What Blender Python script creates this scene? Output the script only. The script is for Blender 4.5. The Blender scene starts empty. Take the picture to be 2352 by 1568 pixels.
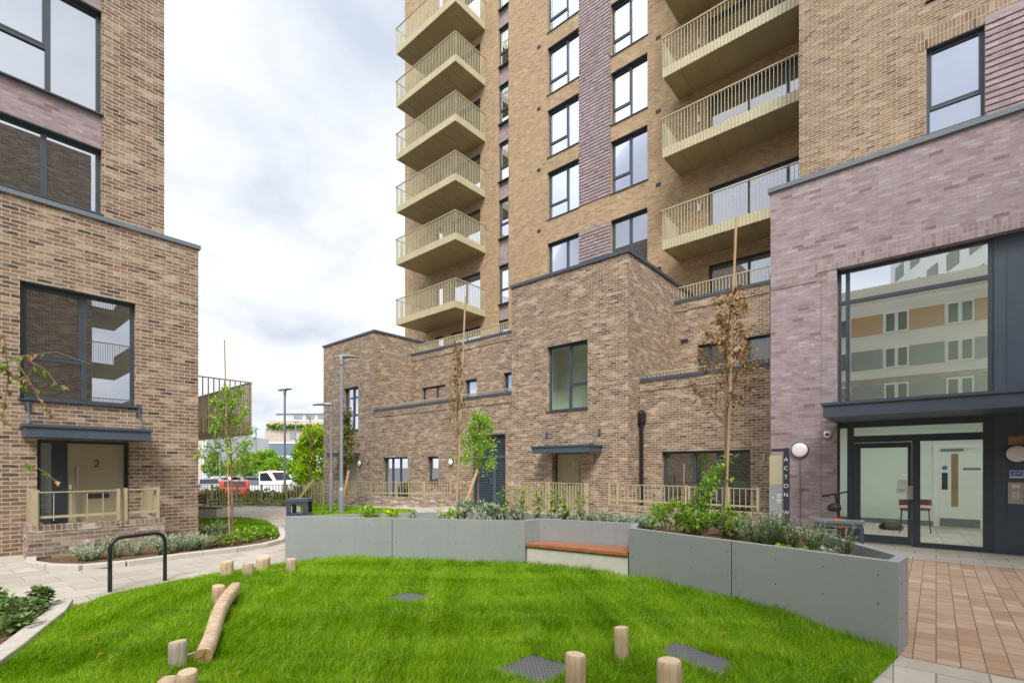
import bpy, math, random
import numpy as np
from mathutils import Vector, Matrix

random.seed(7)
rng = np.random.default_rng(7)
scene = bpy.context.scene
COL = scene.collection
R = math.radians

# ------------------------------------------------------------------ camera frame
# measurements were taken on a 2352 x 1568 view of the photograph
F, CX, HY, EYE = 1128.0, 1176.0, 1072.0, 1.6
FW = (0.7569, 0.6537)
RT = (0.6535, -0.7568)


def uv_dir(x):
    a = (x - CX) / F
    return FW[0] + RT[0] * a, FW[1] + RT[1] * a


def sY(x, X):
    u, v = uv_dir(x)
    return X * v / u


def sX(x, Y):
    u, v = uv_dir(x)
    return Y * u / v


def zX(x, y, X):
    return EYE + (HY - y) / F * X / uv_dir(x)[0]


def zY(x, y, Y):
    return EYE + (HY - y) / F * Y / uv_dir(x)[1]


def gp(x, d):
    u, v = uv_dir(x)
    return u * d, v * d


def zd(y, d):
    return EYE + (HY - y) / F * d


def ground_pt(x, y, z=0.0):
    d = (EYE - z) * F / (y - HY)
    X, Y = gp(x, d)
    return X, Y


cam_data = bpy.data.cameras.new("camera")
cam = bpy.data.objects.new("camera", cam_data)
COL.objects.link(cam)
cam.location = (0, 0, EYE)
cam.rotation_euler = (R(90), 0, math.atan2(FW[1], FW[0]) - R(90))
cam_data.sensor_width = 36
cam_data.lens = F / 2352 * 36
cam_data.shift_y = (HY - 784) / 2352
cam_data.clip_start = 0.05
cam_data.clip_end = 3000
scene.camera = cam

# ------------------------------------------------------------------ materials
M = {}


class NT:
    def __init__(self, name):
        m = bpy.data.materials.new(name)
        m.use_nodes = True
        self.m = m
        self.t = m.node_tree
        self.t.nodes.clear()
        self.out = self.n('ShaderNodeOutputMaterial')
        M[name] = m

    def n(self, typ, **kw):
        nd = self.t.nodes.new(typ)
        for k, v in kw.items():
            if k.startswith('i_'):
                key = k[2:]
                key = int(key) if key.isdigit() else key.replace('_', ' ')
                nd.inputs[key].default_value = v
            else:
                setattr(nd, k, v)
        return nd

    def l(self, a, b):
        self.t.links.new(a, b)

    def ramp(self, fac, stops, interp='LINEAR'):
        r = self.n('ShaderNodeValToRGB')
        cr = r.color_ramp
        cr.interpolation = interp
        while len(cr.elements) > 1:
            cr.elements.remove(cr.elements[-1])
        cr.elements[0].position = stops[0][0]
        cr.elements[0].color = (*stops[0][1], 1)
        for p, c in stops[1:]:
            e = cr.elements.new(p)
            e.color = (*c, 1)
        self.l(fac, r.inputs[0])
        return r.outputs[0]

    def mix(self, fac, a, b, blend='MIX'):
        m = self.n('ShaderNodeMix', data_type='RGBA', blend_type=blend)
        for sock, v in ((m.inputs[0], fac), (m.inputs[6], a), (m.inputs[7], b)):
            if hasattr(v, 'is_linked'):
                self.l(v, sock)
            elif isinstance(v, (int, float)):
                sock.default_value = v
            else:
                sock.default_value = (*v, 1)
        return m.outputs[2]

    def noise(self, vec, scale, detail=4, rough=0.55):
        nz = self.n('ShaderNodeTexNoise', i_Scale=scale, i_Detail=detail, i_Roughness=rough)
        if vec is not None:
            self.l(vec, nz.inputs['Vector'])
        return nz.outputs['Fac']

    def mapping(self, vec, scale=(1, 1, 1), rot=(0, 0, 0), loc=(0, 0, 0)):
        mp = self.n('ShaderNodeMapping')
        mp.inputs['Scale'].default_value = scale
        mp.inputs['Rotation'].default_value = rot
        mp.inputs['Location'].default_value = loc
        self.l(vec, mp.inputs['Vector'])
        return mp.outputs[0]

    def coord(self, which='Object'):
        return self.n('ShaderNodeTexCoord').outputs[which]

    def bump(self, h, strength=0.3, dist=0.01):
        b = self.n('ShaderNodeBump', i_Strength=strength, i_Distance=dist)
        self.l(h, b.inputs['Height'])
        return b.outputs[0]

    def pbsdf(self, col, rough=0.7, metal=0.0, normal=None, spec=None, **kw):
        p = self.n('ShaderNodeBsdfPrincipled')
        p.inputs['Metallic'].default_value = metal
        if hasattr(col, 'is_linked'):
            self.l(col, p.inputs['Base Color'])
        else:
            p.inputs['Base Color'].default_value = (*col, 1)
        if hasattr(rough, 'is_linked'):
            self.l(rough, p.inputs['Roughness'])
        else:
            p.inputs['Roughness'].default_value = rough
        if spec is not None:
            p.inputs['Specular IOR Level'].default_value = spec
        if normal is not None:
            self.l(normal, p.inputs['Normal'])
        for k, v in kw.items():
            p.inputs[k].default_value = v
        return p.outputs[0]

    def done(self, sh):
        self.l(sh, self.out.inputs[0])
        return self.m


def simple(name, col, rough=0.6, metal=0.0, var=0.12, scale=8.0, bump=0.0, spec=None):
    t = NT(name)
    co = t.coord()
    nz = t.noise(co, scale, 5)
    fine = t.noise(co, scale * 14, 2)
    c1 = tuple(c * (1 - var) for c in col)
    c2 = tuple(min(1, c * (1 + var)) for c in col)
    c = t.ramp(nz, [(0.3, c1), (0.7, c2)])
    c = t.mix(min(1, var * 1.2), c, t.ramp(fine, [(0.3, c1), (0.7, c2)]))
    nrm = t.bump(fine, bump, 0.004) if bump else None
    return t.done(t.pbsdf(c, rough, metal, nrm, spec))


def brick(name, stops, mortar, bw=0.225, rh=0.075, ms=0.0075, patch=0.0, bloom=0.0, blotch=0.35, light=(0.5, 0.42, 0.33), rough=0.9,
          dirt=0.0, off=0.5):
    t = NT(name)
    uv = t.coord('UV')
    br = t.n('ShaderNodeTexBrick')
    br.offset = off
    br.inputs['Color1'].default_value = (0, 0, 0, 1)
    br.inputs['Color2'].default_value = (1, 1, 1, 1)
    br.inputs['Mortar'].default_value = (0.5, 0.5, 0.5, 1)
    br.inputs['Scale'].default_value = 1.0
    br.inputs['Mortar Size'].default_value = ms
    br.inputs['Mortar Smooth'].default_value = 0.25
    br.inputs['Bias'].default_value = 0.0
    br.inputs['Brick Width'].default_value = bw
    br.inputs['Row Height'].default_value = rh
    # slightly wavy courses
    wob = t.n('ShaderNodeTexNoise', i_Scale=9.0, i_Detail=2.0)
    t.l(uv, wob.inputs['Vector'])
    sub = t.n('ShaderNodeVectorMath', operation='SUBTRACT')
    t.l(wob.outputs['Color'], sub.inputs[0])
    sub.inputs[1].default_value = (0.5, 0.5, 0.5)
    sc = t.n('ShaderNodeVectorMath', operation='SCALE')
    sc.inputs['Scale'].default_value = 0.005
    t.l(sub.outputs[0], sc.inputs[0])
    ad = t.n('ShaderNodeVectorMath', operation='ADD')
    t.l(uv, ad.inputs[0])
    t.l(sc.outputs[0], ad.inputs[1])
    t.l(ad.outputs[0], br.inputs['Vector'])
    base = t.ramp(br.outputs['Color'], stops, 'CONSTANT')
    # streaks and pale fire marks inside each brick
    stretched = t.mapping(uv, (7, 26, 1))
    nz = t.noise(stretched, 1.0, 5, 0.62)
    m = t.ramp(nz, [(0.5, (0, 0, 0)), (0.72, (1, 1, 1))])
    base = t.mix(t.mix(1.0, m, (blotch,) * 3, 'MULTIPLY'), base, light)
    if patch:   # runs of paler, weathered bricks
        pn = t.noise(t.mapping(uv, (1.7, 5.5, 1), loc=(0.3, 9.1, 0)), 1.0, 4, 0.6)
        pm = t.ramp(pn, [(0.5, (0, 0, 0)), (0.66, (patch,) * 3)])
        base = t.mix(pm, base, light)
    nz2 = t.noise(t.mapping(uv, (5, 18, 1), loc=(3.3, 1.7, 0)), 1.0, 4, 0.6)
    dk = t.ramp(nz2, [(0.3, (0.72, 0.7, 0.68)), (0.6, (1.08, 1.08, 1.08))])
    base = t.mix(0.7, base, dk, 'MULTIPLY')
    big = t.ramp(t.noise(uv, 0.55, 4), [(0.3, (0.88, 0.87, 0.87)), (0.7, (1.1, 1.09, 1.07))])
    base = t.mix(0.8, base, big, 'MULTIPLY')
    mort = t.ramp(t.noise(uv, 40, 2), [(0.3, tuple(c * 0.85 for c in mortar)), (0.7, mortar)])
    col = t.mix(br.outputs['Fac'], base, mort)
    if dirt:
        eff = t.ramp(t.noise(t.mapping(uv, (1.3, 3.5, 1), loc=(5.1, 2.2, 0)), 1.6, 6, 0.65),
                     [(0.57, (0, 0, 0)), (0.64, (dirt,) * 3)])
        col = t.mix(eff, col, (0.72, 0.68, 0.63))
    inv = t.n('ShaderNodeMath', operation='SUBTRACT')
    inv.inputs[0].default_value = 1.0
    t.l(br.outputs['Fac'], inv.inputs[1])
    h = t.n('ShaderNodeMath', operation='MULTIPLY_ADD')
    t.l(t.noise(uv, 60, 3), h.inputs[0])
    h.inputs[1].default_value = 0.35
    t.l(inv.outputs[0], h.inputs[2])
    return t.done(t.pbsdf(col, rough, 0, t.bump(h.outputs[0], 0.55, 0.008), spec=0.2))


BR = [(0.0, (0.088, 0.069, 0.066)), (0.08, (0.160, 0.110, 0.083)), (0.26, (0.210, 0.143, 0.105)),
      (0.44, (0.256, 0.183, 0.134)), (0.58, (0.197, 0.134, 0.100)), (0.72, (0.281, 0.206, 0.151)),
      (0.86, (0.244, 0.156, 0.106)), (0.95, (0.395, 0.307, 0.228))]
brick('brick_brown', BR, (0.60, 0.495, 0.375), blotch=0.38, patch=0.78, light=(0.53, 0.43, 0.325))
BR2 = [(0.0, (0.13, 0.105, 0.10)), (0.12, (0.19, 0.142, 0.118)), (0.30, (0.235, 0.175, 0.14)),
       (0.50, (0.285, 0.215, 0.172)), (0.70, (0.33, 0.255, 0.20)), (0.88, (0.42, 0.34, 0.27))]
brick('brick_garden', BR2, (0.48, 0.405, 0.33), blotch=0.3, patch=0.5, light=(0.47, 0.39, 0.31), dirt=0.75)
brick('brick_soldier_garden', BR2, (0.48, 0.405, 0.33), bw=0.075, rh=0.5, blotch=0.3, light=(0.47, 0.39, 0.31), dirt=0.5, off=0.0)
TN = [(0.0, (0.276, 0.195, 0.118)), (0.10, (0.343, 0.239, 0.141)), (0.30, (0.385, 0.271, 0.162)),
      (0.55, (0.419, 0.298, 0.180)), (0.75, (0.368, 0.255, 0.152)), (0.90, (0.452, 0.332, 0.211))]
brick('brick_tan', TN, (0.53, 0.42, 0.285), blotch=0.2, patch=0.35, light=(0.55, 0.44, 0.31))
TN2 = [(0.0, (0.124, 0.098, 0.086)), (0.07, (0.202, 0.144, 0.104)), (0.24, (0.262, 0.189, 0.133)),
       (0.55, (0.304, 0.224, 0.156)), (0.75, (0.248, 0.176, 0.123)), (0.90, (0.377, 0.291, 0.205))]
brick('brick_honey', TN2, (0.58, 0.475, 0.34), blotch=0.25, patch=0.5, light=(0.47, 0.38, 0.275))
PU = [(0.0, (0.228, 0.166, 0.170)), (0.06, (0.296, 0.231, 0.244)), (0.24, (0.343, 0.284, 0.309)),
      (0.55, (0.368, 0.310, 0.341)), (0.75, (0.326, 0.267, 0.291)), (0.90, (0.407, 0.350, 0.387))]
brick('brick_mauve', PU, (0.40, 0.29, 0.265), ms=0.005, blotch=0.25, patch=0.35, light=(0.50, 0.43, 0.455), rough=0.75)
brick('brick_soldier_mauve', PU, (0.50, 0.38, 0.34), bw=0.075, rh=0.5, blotch=0.3, light=(0.50, 0.42, 0.43), off=0.0)
brick('brick_soldier_honey', TN2, (0.58, 0.475, 0.34), bw=0.075, rh=0.5, blotch=0.3, light=(0.50, 0.41, 0.30), off=0.0)

simple('anthracite', (0.052, 0.068, 0.085), 0.42, 0, 0.1, 6)
simple('frame_dark', (0.03, 0.038, 0.048), 0.5, 0, 0.1, 6)  # dark grey of door frames, plates, planter seams and the sign slab
simple('coping_grey', (0.16, 0.19, 0.215), 0.4, 0.0, 0.08, 3)
simple('panel_blue', (0.062, 0.085, 0.115), 0.5, 0, 0.12, 3)
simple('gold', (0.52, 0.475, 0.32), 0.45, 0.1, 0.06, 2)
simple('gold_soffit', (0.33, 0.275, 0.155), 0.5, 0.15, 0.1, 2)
simple('gold_fence', (0.46, 0.40, 0.26), 0.5, 0.1, 0.08, 4)
simple('door_beige', (0.36, 0.315, 0.20), 0.5, 0.0, 0.04, 2)
simple('steel', (0.55, 0.55, 0.55), 0.3, 0.9, 0.05, 20)
simple('black_steel', (0.018, 0.018, 0.02), 0.35, 0.0, 0.1, 20)
simple('black_plastic', (0.02, 0.02, 0.022), 0.55, 0.0, 0.1, 20)
simple('lamp_grey', (0.30, 0.335, 0.37), 0.45, 0.3, 0.06, 3)
simple('kerb', (0.50, 0.47, 0.42), 0.9, 0, 0.12, 12, 0.25)
simple('concrete', (0.62, 0.60, 0.54), 0.85, 0, 0.07, 5, 0.15)
simple('white_plastic', (0.80, 0.80, 0.80), 0.4, 0, 0.02, 4)
simple('paper', (0.80, 0.82, 0.82), 0.7, 0, 0.02, 4)
simple('room_green', (0.68, 0.76, 0.68), 0.8, 0, 0.03, 1)
simple('room_white', (0.76, 0.79, 0.73), 0.8, 0, 0.03, 1)
simple('room_dark', (0.03, 0.033, 0.032), 0.8, 0, 0.2, 1)
simple('wood_veneer', (0.32, 0.20, 0.09), 0.5, 0, 0.2, 5)
simple('red_plastic', (0.55, 0.03, 0.02), 0.4, 0, 0.05, 5)
simple('stool_red', (0.25, 0.045, 0.03), 0.5, 0, 0.05, 5)
simple('blue_sign', (0.05, 0.20, 0.55), 0.4, 0, 0.05, 5)
simple('asphalt', (0.085, 0.088, 0.09), 0.9, 0, 0.25, 3, 0.3)
simple('car_red', (0.50, 0.035, 0.015), 0.22, 0, 0.03, 2)
simple('car_white', (0.80, 0.81, 0.82), 0.25, 0, 0.02, 2)
simple('car_silver', (0.45, 0.47, 0.50), 0.28, 0.6, 0.03, 2)
simple('car_dark', (0.03, 0.035, 0.045), 0.22, 0, 0.03, 2)
simple('car_glass', (0.02, 0.025, 0.03), 0.06, 0, 0.02, 2)
simple('tyre', (0.02, 0.02, 0.02), 0.8, 0, 0.1, 20)
simple('light_red', (0.6, 0.02, 0.02), 0.25, 0, 0.02, 2)
simple('light_orange', (0.8, 0.25, 0.03), 0.3, 0, 0.02, 2)
simple('far_pink', (0.50, 0.41, 0.34), 0.9, 0, 0.06, 0.4)
simple('far_salmon', (0.66, 0.47, 0.42), 0.9, 0, 0.04, 0.4)
simple('far_white', (0.70, 0.72, 0.72), 0.8, 0, 0.05, 0.4)
simple('far_grey', (0.50, 0.53, 0.56), 0.7, 0, 0.08, 0.5)
simple('far_blue', (0.15, 0.20, 0.27), 0.6, 0, 0.06, 0.3)
simple('far_glass', (0.22, 0.27, 0.30), 0.15, 0, 0.1, 0.4)
simple('beige_render', (0.78, 0.755, 0.64), 0.9, 0, 0.08, 0.3)
simple('white_render', (0.86, 0.87, 0.86), 0.9, 0, 0.06, 0.3)
simple('orange_panel', (0.48, 0.24, 0.07), 0.7, 0, 0.08, 0.6)
simple('grey_panel', (0.19, 0.20, 0.20), 0.7, 0, 0.1, 0.6)
simple('stem_green', (0.12, 0.16, 0.05), 0.7, 0, 0.2, 12)
simple('stem_brown', (0.20, 0.14, 0.085), 0.8, 0, 0.2, 12)


def planter_mat():
    t = NT('planter_grey')
    co = t.coord()
    n1 = t.noise(co, 1.2, 4)
    n2 = t.noise(co, 160, 2)
    c = t.ramp(n1, [(0.3, (0.305, 0.330, 0.345)), (0.7, (0.355, 0.380, 0.395))])
    c = t.mix(0.35, c, t.ramp(n2, [(0.35, (0.28, 0.30, 0.315)), (0.65, (0.42, 0.44, 0.455))]))
    # faint rain streaks
    st = t.ramp(t.noise(t.mapping(co, (9, 9, 0.6)), 1.0, 4), [(0.5, (1, 1, 1)), (0.75, (0.9, 0.9, 0.9))])
    c = t.mix(0.6, c, st, 'MULTIPLY')
    t.done(t.pbsdf(c, 0.5, 0.15, t.bump(n2, 0.05, 0.002)))


planter_mat()


def bark_mat(name, c1, c2, sc=(30, 30, 4)):
    t = NT(name)
    co = t.coord()
    v = t.mapping(co, sc)
    n = t.noise(v, 1.0, 6, 0.65)
    c = t.ramp(n, [(0.3, c1), (0.7, c2)])
    t.done(t.pbsdf(c, 0.85, 0, t.bump(n, 0.4, 0.006), spec=0.2))


bark_mat('bark', (0.16, 0.11, 0.075), (0.34, 0.25, 0.18))
bark_mat('stake_wood', (0.46, 0.30, 0.15), (0.62, 0.43, 0.24))
bark_mat('cane', (0.42, 0.29, 0.16), (0.56, 0.41, 0.25))


def log_mat():
    t = NT('log_wood')
    co = t.coord()
    n = t.noise(t.mapping(co, (26, 26, 3)), 1.0, 7, 0.62)
    big = t.noise(co, 5, 3)
    c = t.ramp(n, [(0.28, (0.36, 0.255, 0.16)), (0.5, (0.55, 0.42, 0.285)), (0.72, (0.66, 0.53, 0.38))])
    knot = t.n('ShaderNodeTexVoronoi', i_Scale=6.0)
    t.l(t.mapping(co, (1, 1, 0.6)), knot.inputs['Vector'])
    k = t.ramp(knot.outputs['Distance'], [(0.05, (0.45, 0.38, 0.32)), (0.13, (1, 1, 1))])
    c = t.mix(0.85, c, k, 'MULTIPLY')
    cr = t.ramp(t.noise(t.mapping(co, (55, 55, 2.2), loc=(1, 4, 2)), 1.0, 3, 0.5), [(0.30, (0.35, 0.28, 0.22)), (0.36, (1, 1, 1))])
    c = t.mix(0.8, c, cr, 'MULTIPLY')
    c = t.mix(0.5, c, t.ramp(big, [(0.35, (0.8, 0.78, 0.75)), (0.65, (1.1, 1.1, 1.1))]), 'MULTIPLY')
    t.done(t.pbsdf(c, 0.75, 0, t.bump(n, 0.3, 0.004), spec=0.25))
    t = NT('log_grey')
    co = t.coord()
    n = t.noise(t.mapping(co, (26, 26, 3)), 1.0, 7, 0.62)
    c = t.ramp(n, [(0.28, (0.28, 0.235, 0.19)), (0.5, (0.44, 0.39, 0.33)), (0.72, (0.55, 0.50, 0.43))])
    t.done(t.pbsdf(c, 0.8, 0, t.bump(n, 0.35, 0.004), spec=0.2))
    t = NT('log_end')
    co = t.coord('UV')
    w = t.n('ShaderNodeTexWave', wave_type='RINGS', rings_direction='SPHERICAL')
    w.inputs['Scale'].default_value = 2.4
    w.inputs['Distortion'].default_value = 2.2
    w.inputs['Detail'].default_value = 3
    w.inputs['Detail Scale'].default_value = 1.5
    t.l(co, w.inputs['Vector'])
    c = t.ramp(w.outputs['Fac'], [(0.1, (0.30, 0.175, 0.08)), (0.6, (0.46, 0.29, 0.14)), (1, (0.54, 0.36, 0.19))])
    t.done(t.pbsdf(c, 0.8, 0, spec=0.2))
    t = NT('log_top')
    co = t.coord('UV')
    w = t.n('ShaderNodeTexWave', wave_type='RINGS', rings_direction='SPHERICAL')
    w.inputs['Scale'].default_value = 2.6
    w.inputs['Distortion'].default_value = 1.6
    w.inputs['Detail'].default_value = 3
    t.l(co, w.inputs['Vector'])
    c = t.ramp(w.outputs['Fac'], [(0.1, (0.52, 0.38, 0.245)), (0.7, (0.66, 0.52, 0.37))])
    t.done(t.pbsdf(c, 0.8, 0, spec=0.2))
    t = NT('bench_wood')
    co = t.coord()
    n = t.noise(t.mapping(co, (40, 4, 40), rot=(0, 0, R(16))), 1.0, 6, 0.6)
    c = t.ramp(n, [(0.3, (0.27, 0.095, 0.035)), (0.7, (0.46, 0.19, 0.08))])
    t.done(t.pbsdf(c, 0.5, 0, t.bump(n, 0.15, 0.002)))


log_mat()


def paving(name, stops, joint, bw, rh, ms, rot=0.0, off=0.5, rough=0.88, loc=(0, 0, 0)):
    t = NT(name)
    co = t.coord('UV')
    v = t.mapping(co, rot=(0, 0, rot), loc=loc)
    br = t.n('ShaderNodeTexBrick')
    br.offset = off
    br.inputs['Color1'].default_value = (0, 0, 0, 1)
    br.inputs['Color2'].default_value = (1, 1, 1, 1)
    br.inputs['Mortar'].default_value = (0.5, 0.5, 0.5, 1)
    br.inputs['Scale'].default_value = 1.0
    br.inputs['Mortar Size'].default_value = ms
    br.inputs['Mortar Smooth'].default_value = 0.3
    br.inputs['Brick Width'].default_value = bw
    br.inputs['Row Height'].default_value = rh
    t.l(v, br.inputs['Vector'])
    c = t.ramp(br.outputs['Color'], stops, 'LINEAR')
    n = t.noise(co, 3.0, 6, 0.6)
    c = t.mix(0.8, c, t.ramp(n, [(0.3, (0.86, 0.85, 0.84)), (0.7, (1.08, 1.08, 1.08))]), 'MULTIPLY')
    fn = t.noise(co, 120, 3)
    c = t.mix(0.6, c, t.ramp(fn, [(0.3, (0.85, 0.85, 0.85)), (0.7, (1.1, 1.1, 1.1))]), 'MULTIPLY')
    c = t.mix(br.outputs['Fac'], c, joint)
    h = t.n('ShaderNodeMath', operation='SUBTRACT')
    t.l(fn, h.inputs[0])
    t.l(br.outputs['Fac'], h.inputs[1])
    t.done(t.pbsdf(c, rough, 0, t.bump(h.outputs[0], 0.25, 0.006), spec=0.25))


paving('slab', [(0, (0.42, 0.385, 0.335)), (0.5, (0.47, 0.435, 0.38)), (1, (0.52, 0.485, 0.425))], (0.24, 0.21, 0.175),
       0.63, 0.42, 0.006, rot=R(-3))
paving('slab_entrance', [(0, (0.44, 0.40, 0.335)), (1, (0.53, 0.49, 0.41))], (0.22, 0.20, 0.16), 0.62, 0.42, 0.007,
       rot=R(90))
paving('block_red', [(0, (0.40, 0.262, 0.172)), (0.3, (0.46, 0.312, 0.208)), (0.55, (0.505, 0.355, 0.24)),
                     (0.75, (0.45, 0.31, 0.232)), (1, (0.55, 0.41, 0.29))], (0.21, 0.155, 0.11), 0.21, 0.152, 0.006,
       rot=0)
paving('path_pink', [(0, (0.44, 0.36, 0.31)), (0.5, (0.50, 0.42, 0.36)), (1, (0.55, 0.475, 0.41))], (0.35, 0.29, 0.25), 0.21,
       0.16, 0.006)


def soil_mat():
    t = NT('soil')
    co = t.coord()
    n = t.noise(co, 22, 6, 0.7)
    n2 = t.n('ShaderNodeTexVoronoi', i_Scale=45.0)
    t.l(co, n2.inputs['Vector'])
    c = t.ramp(n, [(0.3, (0.07, 0.042, 0.026)), (0.55, (0.17, 0.108, 0.065)), (0.75, (0.32, 0.22, 0.14))])
    t.done(t.pbsdf(c, 0.95, 0, t.bump(n2.outputs['Distance'], 0.8, 0.02), spec=0.1))


soil_mat()


def tread_mat():
    t = NT('tread_plate')
    co = t.coord('UV')
    ck = t.n('ShaderNodeTexVoronoi', i_Scale=38.0)
    ck.inputs['Randomness'].default_value = 0.0
    t.l(t.mapping(co, rot=(0, 0, R(45))), ck.inputs['Vector'])
    c = t.ramp(ck.outputs['Distance'], [(0.18, (0.26, 0.27, 0.285)), (0.4, (0.15, 0.155, 0.165))])
    t.done(t.pbsdf(c, 0.5, 0.5, t.bump(ck.outputs['Distance'], 0.5, 0.004)))


tread_mat()


def leaf_mat(name, stops, trans=0.35, rough=0.55):
    t = NT(name)
    g = t.n('ShaderNodeNewGeometry')
    c = t.ramp(g.outputs['Random Per Island'], stops)
    p = t.pbsdf(c, rough, 0, spec=0.3)
    tr = t.n('ShaderNodeBsdfTranslucent')
    t.l(t.mix(1.0, c, (1.2, 1.3, 0.6), 'MULTIPLY'), tr.inputs[0])
    mx = t.n('ShaderNodeMixShader', i_0=trans)
    t.l(p, mx.inputs[1])
    t.l(tr.outputs[0], mx.inputs[2])
    t.done(mx.outputs[0])


leaf_mat('leaf_green', [(0, (0.114, 0.211, 0.029)), (0.5, (0.211, 0.350, 0.049)), (0.85, (0.357, 0.471, 0.081)), (1, (0.552, 0.488, 0.130))])
leaf_mat('leaf_fresh', [(0, (0.144, 0.287, 0.029)), (0.5, (0.273, 0.489, 0.051)), (1, (0.475, 0.632, 0.101))])
leaf_mat('leaf_bright', [(0, (0.193, 0.327, 0.018)), (0.5, (0.386, 0.549, 0.030)), (1, (0.624, 0.743, 0.074))])
leaf_mat('leaf_dark', [(0, (0.044, 0.088, 0.027)), (0.5, (0.094, 0.169, 0.050)), (1, (0.188, 0.275, 0.094))])
leaf_mat('leaf_brown', [(0, (0.16, 0.075, 0.03)), (0.45, (0.33, 0.17, 0.065)), (0.9, (0.48, 0.30, 0.14)), (1, (0.30, 0.33, 0.07))], 0.3)
leaf_mat('leaf_olive', [(0, (0.110, 0.116, 0.033)), (0.5, (0.242, 0.242, 0.066)), (1, (0.396, 0.374, 0.143))])
leaf_mat('leaf_mid', [(0, (0.081, 0.142, 0.047)), (0.5, (0.162, 0.257, 0.088)), (0.9, (0.284, 0.392, 0.149)), (1, (0.405, 0.405, 0.121))], 0.25)
leaf_mat('leaf_sage', [(0, (0.182, 0.238, 0.154)), (0.5, (0.322, 0.406, 0.280)), (1, (0.518, 0.588, 0.448))], 0.2)
leaf_mat('leaf_rosemary', [(0, (0.135, 0.189, 0.108)), (0.5, (0.270, 0.351, 0.203)), (1, (0.459, 0.540, 0.351))], 0.2)
leaf_mat('leaf_lavender', [(0, (0.233, 0.296, 0.202)), (0.5, (0.404, 0.497, 0.358)), (1, (0.621, 0.699, 0.559))], 0.2)
leaf_mat('leaf_hedge', [(0, (0.112, 0.150, 0.025)), (0.5, (0.250, 0.294, 0.044)), (1, (0.475, 0.463, 0.088))])
leaf_mat('flower_violet', [(0, (0.16, 0.10, 0.42)), (1, (0.28, 0.20, 0.6))], 0.1)


def grass_mat():
    t = NT('grass_blade')
    at = t.n('ShaderNodeAttribute', attribute_name='rnd')
    c = t.ramp(at.outputs['Fac'], [(0.0, (0.05, 0.14, 0.002)), (0.35, (0.155, 0.33, 0.003)), (0.7, (0.295, 0.51, 0.006)),
                                   (0.93, (0.47, 0.66, 0.03)), (1.0, (0.56, 0.55, 0.18))])
    p = t.pbsdf(c, 0.55, 0, spec=0.25)
    tr = t.n('ShaderNodeBsdfTranslucent')
    t.l(t.mix(1.0, c, (1.1, 1.15, 0.6), 'MULTIPLY'), tr.inputs[0])
    mx = t.n('ShaderNodeMixShader', i_0=0.4)
    t.l(p, mx.inputs[1])
    t.l(tr.outputs[0], mx.inputs[2])
    t.done(mx.outputs[0])
    t = NT('turf')
    co = t.coord()
    n = t.noise(co, 30, 5, 0.7)
    c = t.ramp(n, [(0.3, (0.06, 0.14, 0.004)), (0.7, (0.16, 0.30, 0.008))])
    t.done(t.pbsdf(c, 0.9, 0, t.bump(n, 0.6, 0.03), spec=0.1))


grass_mat()


def glass_mat(name, refl, inner, tint=(0.93, 0.95, 1.0), transparent=False, wob=0.0):
    t = NT(name)
    gl = t.n('ShaderNodeBsdfGlossy', i_Roughness=0.0)
    gl.inputs[0].default_value = (*tint, 1)
    if wob:
        b = t.bump(t.noise(t.coord(), 0.9, 2), wob, 0.02)
        t.l(b, gl.inputs['Normal'])
    if transparent:
        inn = t.n('ShaderNodeBsdfTransparent')
        inn.inputs[0].default_value = (*inner, 1)
        inn = inn.outputs[0]
    else:
        inn = t.pbsdf(inner, 0.3)
    fr = t.n('ShaderNodeFresnel', i_IOR=1.5)
    mm = t.n('ShaderNodeMath', operation='MULTIPLY_ADD', use_clamp=True)
    t.l(fr.outputs[0], mm.inputs[0])
    mm.inputs[1].default_value = 1.0 - refl
    mm.inputs[2].default_value = refl
    mx = t.n('ShaderNodeMixShader')
    t.l(mm.outputs[0], mx.inputs[0])
    t.l(inn, mx.inputs[1])
    t.l(gl.outputs[0], mx.inputs[2])
    t.done(mx.outputs[0])


glass_mat('glass_sky', 0.36, (0.05, 0.055, 0.065), tint=(0.76, 0.80, 0.93), wob=0.02)
glass_mat('glass_mirror', 0.45, (0.03, 0.032, 0.026), tint=(0.84, 0.88, 0.95), wob=0.02)
glass_mat('glass_dim', 0.22, (0.02, 0.024, 0.025), wob=0.02)
glass_mat('glass_room', 0.15, (0.86, 0.92, 0.86), transparent=True)
glass_mat('glass_lobby', 0.04, (0.90, 0.95, 0.90), transparent=True)
glass_mat('glass_upper', 0.58, (0.85, 0.92, 0.82), transparent=True)
glass_mat('glass_frost', 0.10, (0.20, 0.25, 0.26))


def lamp_mat(name, col, e):
    t = NT(name)
    p = t.n('ShaderNodeBsdfPrincipled')
    p.inputs['Base Color'].default_value = (*col, 1)
    p.inputs['Emission Color'].default_value = (*col, 1)
    p.inputs['Emission Strength'].default_value = e
    p.inputs['Roughness'].default_value = 0.4
    t.done(p.outputs[0])


lamp_mat('ceiling_lamp', (0.96, 1.0, 0.97), 12.0)
lamp_mat('upper_room_fill', (0.96, 1.0, 0.94), 14.0)  # emission of the added, unseen fill panels in the upper room
simple('opal', (0.84, 0.84, 0.86), 0.35, 0, 0.01, 3)


# ------------------------------------------------------------------ mesh builder
ORG = {}


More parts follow.
